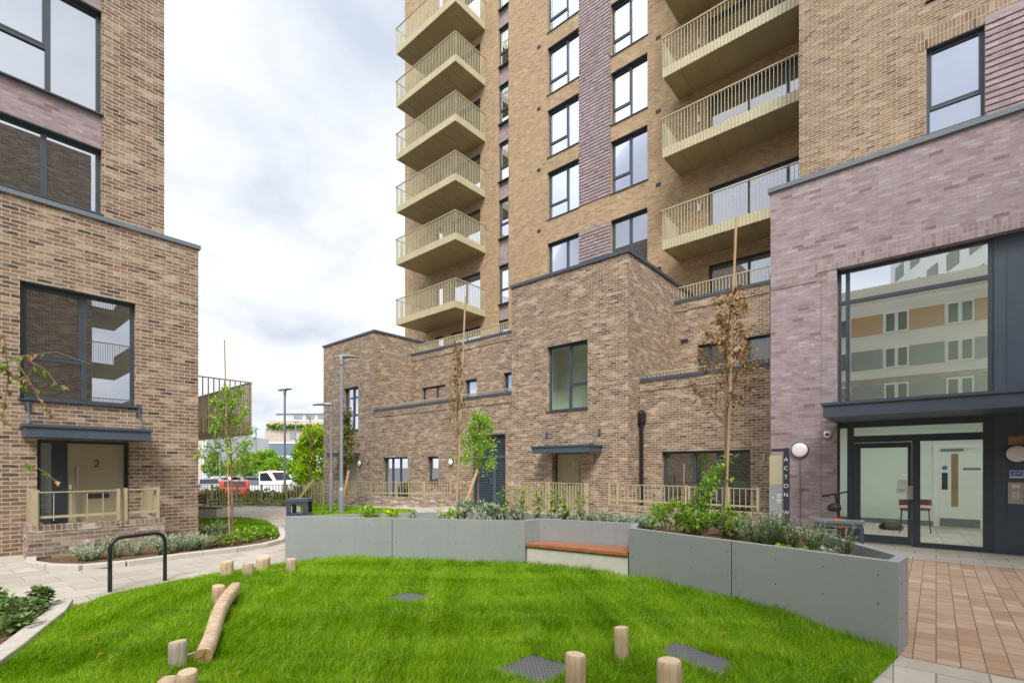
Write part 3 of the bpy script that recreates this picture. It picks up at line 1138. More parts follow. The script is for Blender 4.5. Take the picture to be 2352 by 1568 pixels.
# second lawn by the brick corner, third lawn behind the bin
L2 = [ground_pt(440, 1188), ground_pt(555, 1190), ground_pt(610, 1197), ground_pt(636, 1215), ground_pt(645, 1236), ground_pt(560, 1222), ground_pt(440, 1225)]
L3 = [ground_pt(690, 1184), ground_pt(690, 1162), ground_pt(760, 1160), ground_pt(860, 1168), ground_pt(950, 1172), ground_pt(960, 1180), ground_pt(830, 1190)]
flat = lambda x, y: np.full(np.shape(x), 0.02) + 0.05 * np.clip(edge_dist(x, y, [(L2[i], L2[(i + 1) % len(L2)]) for i in range(len(L2))]) , 0, 1)
flat3 = lambda x, y: np.full(np.shape(x), 0.02)
turf_mesh('lawn_by_path', L2, flat, 0.2, 'turf')
grass('path_grass', L2, flat, 1500, 0.04, 0.085, 0.014, (), 5, None, 'green grass strip beside the pink path')
turf_mesh('lawn_by_garden', L3, flat3, 0.3, 'turf')
grass('garden_grass', L3, flat3, 700, 0.05, 0.09, 0.022, (), 6, None, 'green grass below the low brick garden wall')

for i, (x, y, a, b, rot) in enumerate(COVERS):
    z = float(lawn_h(x + np.array([0, a, -a, a, -a]), y + np.array([0, b, b, -b, -b])).max()) + 0.006
    lab = ['small square metal cover in the middle of the lawn', 'square metal cover in the grass at the bottom edge, left of a log post',
           'oblong metal cover in the grass between log posts and the grey planter'][i]
    t = thing('inspection_cover', (x, y, z), lab, 'cover', 'metal covers in the lawn')
    zs = [float(lawn_h(np.array([x + dx]), np.array([y + dy]))[0]) for dx, dy in ((a, 0), (-a, 0), (0, b), (0, -b))]
    gx_, gy_, zm = (zs[0] - zs[1]) / (2 * a), (zs[2] - zs[3]) / (2 * b), sum(zs) / 4
    plane = lambda qx, qy, k=0.0: zm + gx_ * (qx - x) + gy_ * (qy - y) + k
    mb = MB(); mb.prism([(x - a, y - b), (x + a, y - b), (x + a, y + b), (x - a, y + b)], lambda qx, qy: plane(qx, qy, -.02), lambda qx, qy: plane(qx, qy, .012))
    mb.build('plate', 'tread_plate', t)
    fr = MB()
    for (q0, q1, r0, r1) in ((-a - .03, a + .03, b + .001, b + .03), (-a - .03, a + .03, -b - .03, -b - .001), (-a - .03, -a - .001, -b, b), (a + .001, a + .03, -b, b)):
        fr.prism([(x + q0, y + r0), (x + q1, y + r0), (x + q1, y + r1), (x + q0, y + r1)], lambda qx, qy: plane(qx, qy, -.03), lambda qx, qy: plane(qx, qy, .006))
    fr.build('frame', 'soil', t)

# ------------------------------------------------------------------ left brick house (number 2)
YL = 12.6
FL = Fac('Y', YL)
XC = 3.76
t = thing('brick_house', (0, YL, 0), 'brown brick house with door number 2 and tall upper storeys at the left edge', 'house')
LB = t
dX0, dX1 = sX(84.7, YL), sX(297.5, YL)
wX0, wX1 = sX(46.7 / 1.0332, YL), sX(322 / 1.0332, YL)
DOOR_T, WZ0, WZ1 = 2.12, 2.85, 5.0
mb = MB()
wall(mb, FL, -9, XC, -0.3, 6.50, [(dX0, dX1, 0, DOOR_T, 0.22), (wX0, wX1, WZ0, WZ1, 0.16), (-6.2, -4.4, WZ0, WZ1, 0.16), (-5.8, -4.3, 0, 2.1, .2)], 0.16)
mb.face([(XC, YL, -0.3), (XC, YL + 9, -0.3), (XC, YL + 9, 6.5), (XC, YL, 6.5)])
mb.face([(-9, YL, 6.5), (XC, YL, 6.5), (XC, YL + 9, 6.5), (-9, YL + 9, 6.5)])
uX = sX(377, YL + 0.12)
YU = YL + 0.12
FU = Fac('Y', YU)
uw1 = sX(233.3, YU)
uws = [(6.72, 7.96), (8.62, 10.70), (11.35, 13.5)]
zU = zY(233, 493, YU), zY(233, 343, YU), zY(233, 263.6, YU), zY(233, 26, YU)
ops = [(-1.2, uw1, zU[0], zU[1], 0.17), (-1.2, uw1, zU[2], zU[3], 0.17), (-1.2, uw1, zU[3] + 0.66, zU[3] + 2.8, 0.17),
       (-1.2, uw1, zU[1], zU[2], 0.03), (-1.2, uw1, zU[3], zU[3] + 0.66, 0.03)]
wall(mb, FU, -9, uX, 6.5, 19, ops)
mb.face([(uX, YU, 6.5), (uX, YU + 9, 6.5), (uX, YU + 9, 19), (uX, YU, 19)])
mb.face([(-9, YU, 19), (uX, YU, 19), (uX, YU + 9, 19), (-9, YU + 9, 19)])
mb.build('wall', 'brick_brown', t)
for a, b in ((zU[1] - 0.0, zU[2]), (zU[3], zU[3] + 0.66)):
    s = MB(); FU.quad(s, -1.2, uw1, a, b, 0.03)
    s.build('spandrel', 'brick_mauve', t)
mb = MB()
mb.box(-9, XC + 0.04, YL - 0.045, YL + 0.118, 6.50, 6.585)
mb.box(XC - 0.3, XC + 0.04, YL + 0.13, YL + 9, 6.50, 6.585)
mb.build('coping', 'coping_grey', t)
window(t, FU, -1.2, uw1, zU[0], zU[1] + 0, ((0, .36, ()), (.36, .745, ()), (.745, 1, ())), 'glass_mirror', 0.12, 0.07)
window(t, FU, -1.2, uw1, zU[2], zU[3], ((0, .40, ()), (.40, .762, (0.42,)), (.762, 1, ())), 'glass_mirror', 0.12, 0.07)
window(t, FU, -1.2, uw1, zU[3] + 0.66, zU[3] + 2.8, ((0, .40, ()), (.40, .762, (0.42,)), (.762, 1, ())), 'glass_mirror', 0.12, 0.07)
window(t, FL, wX0, wX1, WZ0, WZ1, ((0, .53, (0.36,)), (.53, 1, ())), 'glass_mirror', 0.13, 0.065)
window(t, FL, -6.2, -4.4, WZ0, WZ1, ((0, .53, (0.36,)), (.53, 1, ())), 'glass_mirror', 0.13, 0.065)


def canopy(parent, fac, s0, s1, z0, z1, proj, rods=True):
    mb = MB()
    fac.box(mb, s0, s1, z0, z1 - 0.05, -proj, 0)
    fac.box(mb, s0 - 0.03, s1 + 0.03, z1 - 0.05, z1, -proj - 0.03, 0)
    c = mb.build('canopy', 'panel_blue', parent)
    if rods:
        for s in (s0 + 0.08, s1 - 0.08):
            b = MB()
            fac.box(b, s - 0.045, s + 0.045, z1 + 0.28, z1 + 0.52, -0.02, 0)
            b.tube([fac.pt(s, z1 + 0.42, -0.03), fac.pt(s, z1 + 0.0, -proj * 0.62)], 0.014, 6)
            b.tube([fac.pt(s, z1 + 0.0, -proj * 0.62), fac.pt(s, z1 + 0.03, -proj * 0.62)], 0.03, 6)
            b.build('tie_rod', 'panel_blue', c)
    return c


canopy(t, FL, 0.93, 2.74, 2.13, 2.36, 0.62)


def front_door(parent, fac, s0, s1, z1, side, number, d=0.16, f0=0.0, f1=1.0, tx=0.5):
    """side: fraction of the width taken by the glazed side light"""
    fr = MB()
    a = fac.fs
    L0, L1 = sorted((a(0, s0, s1), a(1, s0, s1)))
    w = 0.065
    fac.box(fr, s0 + .002, s0 + w, 0, z1 - .002, d, d + .08)
    fac.box(fr, s1 - w, s1 - .002, 0, z1 - .002, d, d + .08)
    fac.box(fr, s0 + w, s1 - w, z1 - w, z1 - .002, d, d + .08)
    e = a(side, s0, s1)
    if side > 0: fac.box(fr, e - 0.11, e + 0.11, 0, z1 - w, d - .005, d + .08)
    door = fr.build('front_door', 'frame_dark', parent)
    dl = MB()
    ea, eb = sorted((a(side, s0, s1), a(1, s0, s1)))
    if fac.k == 'Y': ea += 0.11 if side > 0 else w; eb -= w
    else:
        eb -= 0.11 if side > 0 else w; ea += w
    fac.box(dl, ea, eb, 0.02, z1 - w, d + 0.01, d + 0.06)
    leaf = dl.build('door_leaf', 'door_beige', door)
    if side > 0:
        g = MB()
        ga, gb = sorted((a(0, s0, s1), a(side, s0, s1)))
        fac.quad(g, ga + w if fac.k == 'Y' else ga + .11, gb - .11 if fac.k == 'Y' else gb - w, 0.1, z1 - w, d + .04)
        g.build('side_light', 'glass_frost', door)
    h = MB()
    hs = fac.fs(0.16, ea, eb) if fac.k == 'Y' else fac.fs(0.82, ea, eb)
    h.tube([fac.pt(hs, 0.45, d - .05), fac.pt(hs, 1.62, d - .05)], 0.016, 8)
    for z in (0.6, 1.45): h.tube([fac.pt(hs, z, d - .05), fac.pt(hs, z, d + .02)], 0.012, 6)
    h.build('handle', 'steel', door)
    lb = MB(); m = fac.fs(0.53, ea, eb)
    fac.box(lb, m - 0.17, m + 0.17, 0.98, 1.07, d - 0.004, d + .02)
    lb.build('letter_plate', 'frame_dark', door)
    rot = ROTX if fac.k == 'X' else ROTY
    text_mesh(number, 0.21, fac.pt(fac.fs(tx, ea, eb), 1.66, d + 0.004), rot, 'black_plastic' if number == '2' else 'white_plastic', door, 'number')
    return door


front_door(t, FL, dX0, dX1, DOOR_T, 0.24, '2', 0.16, tx=0.5)
# entry button panel and door cylinder
mb = MB(); FL.box(mb, 1.60, 1.63, 1.17, 1.25, 0.14, 0.16); mb.build('door_bell', 'white_plastic', t)
# balcony on the far side of the house
mb = MB()
bx0, bx1, by0, by1, bz0, bz1 = XC, 5.68, 14.7, 19.2, 2.5, 4.0
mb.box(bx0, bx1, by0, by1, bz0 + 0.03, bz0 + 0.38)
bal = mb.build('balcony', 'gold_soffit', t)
rl = MB()
n = 15
for i in range(n):
    x = bx0 + 0.06 + (bx1 - bx0 - 0.06) * i / (n - 1)
    rl.box(x - 0.012, x + 0.012, by0 - 0.03, by0, bz0, bz1 - 0.03)
    rl.box(x - 0.012, x + 0.012, by1, by1 + 0.03, bz0, bz1 - 0.03)
for i in range(36):
    y = by0 + (by1 - by0) * i / 35
    rl.box(bx1, bx1 + 0.035, y - 0.01, y + 0.01, bz0, bz1 - 0.03)
rl.box(bx0, bx1 + 0.05, by0 - 0.04, by0 + 0.01, bz1 - 0.03, bz1)
rl.box(bx1 - 0.005, bx1 + 0.05, by0 + 0.012, by1 + 0.03, bz1 - 0.03, bz1)
rl.box(bx0, bx1 + 0.05, by1 + 0.032, by1 + 0.08, bz1 - 0.03, bz1)
rl.build('railing', 'gold_fence', bal)

# porch wall + railing in front of door 2
YP = 11.6
pX0, pX1 = 0.94, 2.88
t = thing('porch_wall', (pX0, YP, 0), 'low brown brick porch wall with white salt stains in front of door number 2', 'wall')
mb = MB()
mb.box(pX0, pX1, YP, YP + 0.215, -0.3, 0.48)
mb.box(pX0, pX0 + 0.215, YP + 0.215, YL, -0.3, 0.48)
mb.box(pX1 - 0.215, pX1, YP + 0.215, YL, -0.3, 0.48)
mb.build('brickwork', 'brick_garden', t)
mb = MB()
mb.box(pX0 - 0.004, pX1 + 0.004, YP - 0.004, YP + 0.219, 0.48, 0.595)
mb.box(pX0 - 0.004, pX0 + 0.219, YP + 0.219, YL - 0.002, 0.48, 0.595)
mb.box(pX1 - 0.219, pX1 + 0.004, YP + 0.219, YL - 0.002, 0.48, 0.595)
mb.build('brick_capping', 'brick_soldier_garden', t)


def railing(name, p0, p1, z0, z1, label, posts=(0.0, 1.0), pitch=0.13, gaps=(), cat='railing', group=None, bar=0.012, mid=None, fin=0.036, mat='gold_fence', top=0.018):
    """vertical flat bar railing between two plan points"""
    p0, p1 = Vector((*p0, 0)), Vector((*p1, 0))
    d = p1 - p0
    L = d.length
    d /= L
    nrm = Vector((-d.y, d.x, 0))
    rot = math.atan2(d.y, d.x)
    root = thing(name, (p0.x, p0.y, z0), label, cat, group)
    for f in posts:
        pm = MB()
        c = p0 + d * (L * f)
        pm.obox((c.x, c.y, (z0 + z1 + 0.02) / 2), (0.022, 0.05, (z1 - z0 + 0.02) / 2), rot)
        pm.build('post', mat, root)
    bm_ = MB()
    k = max(2, int(L / pitch))
    for i in range(1, k):
        f = i / k
        if any(abs(f - q) < 0.02 for q in posts): continue
        c = p0 + d * (L * f)
        bm_.obox((c.x, c.y, (z0 + z1) / 2 + 0.03), (bar / 2, fin / 2, (z1 - z0) / 2 - 0.03), rot)
    bm_.build('bars', mat, root)
    rm = MB()
    rm.bar((p0.x, p0.y, z1 - top / 2), (p1.x, p1.y, z1 - top / 2), 0.05, top)
    zm = mid if mid is not None else z0 + 0.13
    rm.bar((p0.x, p0.y, zm), (p1.x, p1.y, zm), 0.012, 0.045)
    rm.build('rails', mat, root)
    return root


railing('porch_railing', (pX0 + 0.1, YP + 0.1), (pX0 + 1.22, YP + 0.1), 0.60, 1.17, 'beige flat bar railing on the porch wall, left section with the wide corner post', pitch=0.19, fin=0.02)
railing('porch_railing', (pX0 + 1.33, YP + 0.1), (pX1 - 0.1, YP + 0.1), 0.60, 1.18, 'beige flat bar railing on the porch wall, right of the small gap', pitch=0.17, fin=0.02)
railing('porch_railing', (pX0 + 0.1, YP + 0.17), (pX0 + 0.1, YL - 0.05), 0.60, 1.18, 'short beige railing running back to the house left of door 2', pitch=0.12, fin=0.06)
railing('porch_railing', (pX1 - 0.1, YP + 0.17), (pX1 - 0.1, YL - 0.05), 0.60, 1.18, 'short beige railing running back to the house right of door 2', pitch=0.12, fin=0.06)

# ------------------------------------------------------------------ tower
XT = 18.9
FT = Fac('X', XT)
SILL = [4.9, 7.35, 10.0, 13.40, 16.36, 19.34, 22.32, 25.3, 28.3]
HEAD = 2.26
tw = thing('apartment_tower', (XT, 3.1, 0), 'tall tan brick apartment tower with stacked gold balconies', 'tower')
Ytl, Ytr = sY(930, XT), 3.0
ZTOP = 34.0
sl0, sl1 = sY(1168, XT), sY(1145, XT)          # slot with narrow windows
a0, a1 = sY(1330, XT), sY(1257.6, XT)          # window column A
b0, b1 = sY(1487, XT), sY(1403, XT)            # window column B
d0_, d1_ = sY(1103, XT), sY(1103, XT) + 2.3    # balcony doors, left stack
e0_, e1_ = 3.2, sY(1628, XT)                   # balcony doors, right stack
RB = 0.05
ops = [(sl0, sl1, 3.0, ZTOP - 1, 0.16), (a0 - 1e-4, a0, 0, 0, 0)]
ops = [(sl0, sl1, 3.0, ZTOP - 1, 0.16)]
for z in SILL[1:]:
    if z > 8: ops += [(a0, a1, z, z + HEAD, 0.2), (b0, b1, z, z + HEAD, 0.2)]
    hd = 2.12 if z > 8 else 1.84
    ops += [(d0_, d1_, z, z + hd, 0.2), (e0_, e1_, z, z + hd, 0.2)]
    ops += [(Ytl - 3.6, Ytl - 2.9, z, z + hd, 0.2)]
mb = MB()
wall(mb, FT, Ytr, Ytl, 0, ZTOP, ops)
mb.face([(XT, Ytl, 0), (XT, Ytl, ZTOP), (XT + 16, Ytl, ZTOP), (XT + 16, Ytl, 0)])
mb.face([(XT, Ytr, ZTOP), (XT, Ytl, ZTOP), (XT + 16, Ytl, ZTOP), (XT + 16, Ytr, ZTOP)])
mb.face([(XT + 16, Ytr, 0), (XT + 16, Ytl, 0), (XT + 16, Ytl, ZTOP), (XT + 16, Ytr, ZTOP)])
mb.build('wall', 'brick_tan', tw)
for i, z in enumerate(SILL[1:]):
    hd = 2.12 if z > 8 else 1.84
    # narrow windows in the slot
    nz1 = z + 2.05 if z > 8 else 9.2
    window(tw, FT, sl0 + 0.003, sl1 - 0.003, z + 0.05, nz1, ((0, 1, (0.36,)),), 'glass_dim' if i % 2 else 'glass_sky', 0.12, 0.07)
    nxt = SILL[i + 2] + 0.05 if i + 2 < len(SILL) else ZTOP - 1
    s = MB(); FT.quad(s, sl0, sl1, nz1, nxt - 0.03, 0.13)
    s.build('spandrel', 'brick_mauve', tw)
    if z > 8:
        window(tw, FT, a0, a1, z, z + HEAD, ((0, .60, (0.30,)), (.60, 1, ())), 'glass_sky', 0.17, 0.06)
        window(tw, FT, b0, b1, z, z + HEAD, ((0, .52, (0.30,)), (.52, 1, ())), 'glass_sky', 0.17, 0.06)
    window(tw, FT, d0_, d1_, z, z + hd, ((0, .5, ()), (.5, 1, ())), 'glass_dim' if i > 1 else 'glass_sky', 0.12, 0.08, False, name='balcony_door')
    window(tw, FT, e0_, e1_, z, z + hd, ((0, .42, ()), (.42, .80, ()), (.80, 1, ())), 'glass_sky' if z < 12 else 'glass_dim', 0.12, 0.08, False,
           name='balcony_door')
    window(tw, FT, Ytl - 3.6, Ytl - 2.9, z, z + hd, ((0, 1, ()),), 'glass_dim', 0.12, 0.07, False)
# mauve ribbed brick between the window columns
mb = MB()


def ribs(mb, fac, s0, s1, z0, z1, pitch=0.15, hh=0.105):
    fac.quad(mb, s0, s1, z0, z1, -0.004)
    z = z0 + 0.02
    while z + hh < z1:
        fac.box(mb, s0, s1, z, z + hh, -0.034, -0.005)
        z += pitch


ribs(mb, FT, b1 + 0.005, a0 - 0.005, 8.0, SILL[2] + HEAD)
ribs(mb, FT, b1 + 0.005, a0 - 0.005, SILL[3], ZTOP - 2)
mb.build('ribbed_panel', 'brick_mauve', tw)
for z in SILL[2:]:
    for yy, zz_ in ((14.6, z - 0.45), (8.5, z - 0.48)):
        mb = MB(); FT.box(mb, yy - 0.11, yy + 0.11, zz_, zz_ + 0.16, -0.006, 0.02)
        mb.build('vent_grille', 'black_plastic', tw)
for z in SILL[2:]:
    sc = MB(); FT.box(sc, e1_ + 0.32, e1_ + 0.40, z + 1.35, z + 1.62, -0.06, 0); sc.build('wall_sconce', 'steel', tw)


def balcony(parent, Xf, Xb, y0, y1, fz, seams=True):
    g, bot, up = 'gold', fz - 0.35, fz + 1.08
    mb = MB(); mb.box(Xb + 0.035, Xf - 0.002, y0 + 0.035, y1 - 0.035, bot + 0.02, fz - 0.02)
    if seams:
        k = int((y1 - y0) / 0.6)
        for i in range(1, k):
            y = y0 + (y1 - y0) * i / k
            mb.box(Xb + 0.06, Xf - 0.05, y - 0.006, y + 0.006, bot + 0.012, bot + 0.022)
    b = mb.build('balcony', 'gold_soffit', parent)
    fa = MB()
    fa.box(Xb, Xb + 0.03, y0, y1, bot, fz)
    fa.box(Xb + 0.031, Xf - 0.003, y0, y0 + 0.03, bot, fz)
    fa.box(Xb + 0.031, Xf - 0.003, y1 - 0.03, y1, bot, fz)
    fa.build('fascia', g, b)
    r = MB()
    n = int(round((y1 - y0) / 0.115))
    for i in range(n + 1):
        y = y0 + (y1 - y0) * i / n
        r.box(Xb - 0.034, Xb - 0.002, y - 0.0075, y + 0.0075, bot - 0.005, up - 0.01)
    n = int(round((Xf - Xb) / 0.115))
    for i in range(n):
        x = Xb + (Xf - Xb) * (i + 0.4) / n
        r.box(x - 0.0075, x + 0.0075, y0 - 0.034, y0 - 0.002, bot - 0.005, up - 0.01)
        r.box(x - 0.0075, x + 0.0075, y1 + 0.002, y1 + 0.034, bot - 0.005, up - 0.01)
    r.box(Xb - 0.055, Xb + 0.0, y0 - 0.055, y1 + 0.055, up - 0.008, up + 0.022)
    r.box(Xb + 0.001, Xf, y0 - 0.055, y0, up - 0.008, up + 0.022)
    r.box(Xb + 0.001, Xf, y1, y1 + 0.055, up - 0.008, up + 0.022)
    r.build('railing', g, b)
    return b


XBL = 16.75
yb0, yb1 = sY(1046, XBL), sY(911, XBL)
for z in SILL[2:8]: balcony(tw, XT, XBL, yb0, yb1, z - 0.05)
XBR = 17.42
yr1 = sY(1523, XBR)
for z in SILL[2:7]: balcony(tw, XT, XBR, 2.2, yr1, z - 0.02)

# right hand block of the tower
XR = 16.4
FR = Fac('X', XR)
yR1 = 3.04
w0, w1 = sY(2262, XR), sY(2128, XR)
rb = thing('tower_wing', (XR, yR1, 0), 'honey brick tower wing above the mauve entrance block at top right', 'building')
mb = MB()
ops = [(w0, w1, z, z + HEAD, 0.16) for z in SILL[2:8]]
wall(mb, FR, -9, yR1, 6, ZTOP, ops)
mb.face([(XR, yR1, 6), (XR, yR1, ZTOP), (XR + 12, yR1, ZTOP), (XR + 12, yR1, 6)])
mb.face([(XR, yR1, ZTOP), (XR, -9, ZTOP), (XR + 12, -9, ZTOP), (XR + 12, yR1, ZTOP)])
mb.build('wall', 'brick_honey', rb)
sm, so = MB(), MB()
for z in SILL[2:7]:
    window(rb, FR, w0, w1, z + 0.06, z + HEAD, ((0, 1, (0.30,)),), 'glass_sky', 0.13, 0.065)
    ribs(sm, FR, -9, w0 - 0.004, z - 0.3 if z > 11 else 8, z + HEAD + 0.2, 0.15)
    FR.box(so, -9, w1 + 0.26, z + HEAD + 0.201, z + HEAD + 0.455, -0.006, -0.001)
    FR.box(so, w0, w1 + 0.26, z + HEAD + 0.002, z + HEAD + 0.2, -0.005, -0.001)
sm.build('ribbed_panel', 'brick_mauve', rb)
so.build('soldier_course', 'brick_soldier_honey', rb)
# ------------------------------------------------------------------ townhouse row at the foot of the tower
XH = 13.7
FH = Fac('X', XH)
th = thing('townhouse_row', (XH, 7.13, 0), 'brown brick townhouse row with two projecting boxes in front of the tower', 'house')
BL0, BL1 = sY(860, XH), sY(743, XH)            # left box
BR0, BR1 = sY(1443, XH), sY(1175, XH)          # right box
ZB, ZLC, ZUC = 8.17, 4.30, 7.36                # box top, lower coping, upper coping
XU = 15.92                                     # upper storey between the boxes
XS, XSU = 14.5, 17.2                           # ground and first floor right of the box
YE = 2.9
lw = (22.1, 23.45, 3.48, 5.68)
g1 = (18.05, 19.95, 0.02, 2.05)
g2 = (15.95, 16.69, 0.98, 2.05)
lv = (sY(1161, XH), sY(1083, XH), 0.0, 2.85)
rw = (sY(1349.5, XH), sY(1256.6, XH), 3.52, 5.76)
dr = (sY(1337, XH), sY(1268, XH), 0.0, 2.10, 0.25)
dl_ = (22.2, 23.6, 0.0, 2.05, 0.25)
mb = MB()
wall(mb, FH, BR0, BL1, -0.3, ZLC, [lw[:2] + (3.48, 9), g1, g2, lv, rw[:2] + (3.52, 9), dr, dl_], 0.16)
wall(mb, FH, BL0, BL1, ZLC, ZB, [(lw[0], lw[1], 0, 5.68)], 0.16)
wall(mb, FH, BR0, BR1, ZLC, ZB, [(rw[0], rw[1], 0, 5.76)], 0.16)
# box sides
for y in (BL0, BR0):
    mb.face([(XH, y, -0.3 if y == BR0 else ZLC), (XT, y, -0.3 if y == BR0 else ZLC), (XT, y, ZB), (XH, y, ZB)])
for y in (BL1, BR1):
    mb.face([(XH, y, 0), (XT, y, 0), (XT, y, ZB), (XH, y, ZB)])
for y0, y1 in ((BL0, BL1), (BR0, BR1)): mb.face([(XH, y0, ZB), (XH, y1, ZB), (XT, y1, ZB), (XT, y0, ZB)])
mb.face([(XH, BR1, ZLC), (XH, BL0, ZLC), (XU, BL0, ZLC), (XU, BR1, ZLC)])
mb.face([(XU, BR1, ZUC), (XU, BL0, ZUC), (XT, BL0, ZUC), (XT, BR1, ZUC)])
FUP = Fac('X', XU)
u1, u2, u3 = (sY(1023, XU), sY(969, XU), 4.2, 5.62), (sY(1095, XU), sY(1068, XU), 4.0, 5.64), (13.1, sY(1157, XU), 4.0, 5.68)
wall(mb, FUP, BR1, BL0, ZLC - 0.2, ZUC, [u1, u2, u3], 0.15)
FS, FSU = Fac('X', XS), Fac('X', XSU)
sw = (sY(1723, XS), sY(1520, XS), 0.0, 2.08)
wall(mb, FS, YE, BR0, -0.3, ZLC, [sw], 0.16)
mb.face([(XS, YE, ZLC), (XS, BR0, ZLC), (XSU, BR0, ZLC), (XSU, YE, ZLC)])
s1 = (sY(1668, XSU), sY(1602, XSU), 4.2, 5.85)
s2 = (3.1, sY(1714, XSU), 4.2, 5.85)
wall(mb, FSU, YE, BR0, ZLC - 0.2, 7.45, [s1, s2], 0.15)
mb.face([(XSU, YE, 7.45), (XSU, BR0, 7.45), (XT, BR0, 7.45), (XT, YE, 7.45)])
mb.build('wall', 'brick_brown', th)
# copings
for bx in [(XH - 0.05, XH + 0.25, y0 - 0.05, y1 + 0.05, ZB, ZB + 0.1) for y0, y1 in ((BL0, BL1), (BR0, BR1))] + \
        [(XH + 0.251, XT, y - 0.05 if y in (BL0, BR0) else y - .25, y + .25 if y in (BL0, BR0) else y + .05, ZB, ZB + 0.1) for y in (BL0, BL1, BR0, BR1)] + \
        [(XH - 0.05, XH + 0.3, BR1 + 0.002, BL0 - 0.002, ZLC, ZLC + 0.1), (XU - 0.05, XU + 0.3, BR1 + 0.002, BL0 - 0.002, ZUC, ZUC + 0.1),
         (XS - 0.05, XS + 0.3, YE, BR0 - 0.002, ZLC, ZLC + 0.1), (XSU - 0.05, XSU + 0.3, YE, BR0 - 0.002, 7.45, 7.55)]:
    mb = MB(); mb.box(*bx); mb.build('coping', 'panel_blue', th)
# mauve band under the copings
for fac, y0, y1, z in ((FH, BR1 + .1, BL0 - .1, ZLC), (FUP, BR1 + .002, BL0 - .002, ZUC), (FS, YE, BR0 - .002, ZLC), (FSU, YE, BR0 - .002, 7.45)):
    mb = MB(); fac.box(mb, y0, y1, z - 0.30, z - 0.002, -0.02, -0.001); mb.build('brick_band', 'brick_brown', th)
window(th, FH, *lw, ((0, .52, ()), (.52, 1, (0.34,))), 'glass_sky', 0.14, 0.065)
window(th, FH, *g1, ((0, .30, ()), (.30, .62, ()), (.62, 1, ())), 'glass_room', 0.14, 0.07, False, True)
window(th, FH, *g2, ((0, 1, ()),), 'glass_room', 0.14, 0.09, True, True)
window(th, FH, *rw, ((0, .53, ()), (.53, 1, (0.36,))), 'glass_room', 0.14, 0.065, True, True)
window(th, FUP, *u1, ((0, .58, ()), (.58, 1, ())), 'glass_dim', 0.13, 0.08, False)
window(th, FUP, *u2, ((0, 1, ()),), 'glass_sky', 0.13, 0.1, False)
window(th, FUP, *u3, ((0, 1, ()),), 'glass_sky', 0.13, 0.1, False)
window(th, FS, *sw, ((0, .38, ()), (.38, .66, ()), (.66, 1, ())), 'glass_dim', 0.14, 0.08, False)
window(th, FSU, *s1, ((0, .4, ()), (.4, 1, ())), 'glass_dim', 0.13, 0.08, False)
window(th, FSU, *s2, ((0, 1, ()),), 'glass_sky', 0.13, 0.08, False)
front_door(th, FH, dr[0], dr[1], 2.10, 0.0, '1', 0.22, tx=0.62)
mb = MB(); FH.quad(mb, dl_[0], dl_[1], 0, 2.05, 0.24); o = mb.build('front_door', 'door_beige', th)
canopy(th, FH, sY(1353, 12.95), sY(1221, 12.95), 2.06, 2.30, 0.75)
canopy(th, FH, 22.0, 23.9, 2.12, 2.32, 0.7)
# louvred plant room door
mb = MB()
s0, s1_, z1 = lv[0], lv[1], lv[3]
w = 0.07
FH.box(mb, s0, s0 + w, 0, z1, .1, .2); FH.box(mb, s1_ - w, s1_, 0, z1, .1, .2); FH.box(mb, s0 + w, s1_ - w, z1 - w, z1, .1, .2)
FH.box(mb, s0 + w, s1_ - w, 1.93, 2.05, .1, .2)
mid = s0 + 0.36 * (s1_ - s0)
FH.box(mb, mid - 0.08, mid + 0.08, 0, 1.93, .095, .2)
ld = mb.build('louvre_door', 'panel_blue', th)
for a, b, c, d in ((s0 + w, mid - .08, 0.06, 1.93), (mid + .08, s1_ - w, 0.06, 1.93), (s0 + w, s1_ - w, 2.05, z1 - w)):
    lm = MB()
    FH.quad(lm, a, b, c, d, 0.19)
    z = c + 0.03
    while z < d - 0.02:
        lm.face([FH.pt(a, z, 0.11), FH.pt(b, z, 0.11), FH.pt(b, z + 0.05, 0.17), FH.pt(a, z + 0.05, 0.17)])
        lm.face([FH.pt(a, z, 0.11), FH.pt(b, z, 0.11), FH.pt(b, z - 0.008, 0.115), FH.pt(a, z - 0.008, 0.115)])
        z += 0.065
    lm.build('louvre_panel', 'panel_blue', ld)
h = MB(); hs = mid + 0.12
h.tube([FH.pt(hs, 0.95, 0.05), FH.pt(hs, 1.2, 0.05)], 0.012, 6); h.build('handle', 'steel', ld)
# black rainwater pipe in the corner
mb = MB(); px, py = XS - 0.10, BR0 - 0.10
mb.tube([(px, py, 0), (px, py, 2.95)], 0.055, 12)
mb.tube([(px, py, 2.9), (px, py, 2.95), (px, py, 3.0), (px, py, 3.28)], [0.055, 0.07, 0.13, 0.14], 12)
mb.lathe((px, py, 3.28), [(0.13, 0), (0.12, 0.05), (0.06, 0.11), (0.01, 0.13)], 10)
for z in (0.5, 1.4, 2.3): mb.lathe((px, py, z), [(0.068, 0), (0.068, 0.06)], 10)
mb.build('drainpipe', 'black_steel', th, smooth=False)


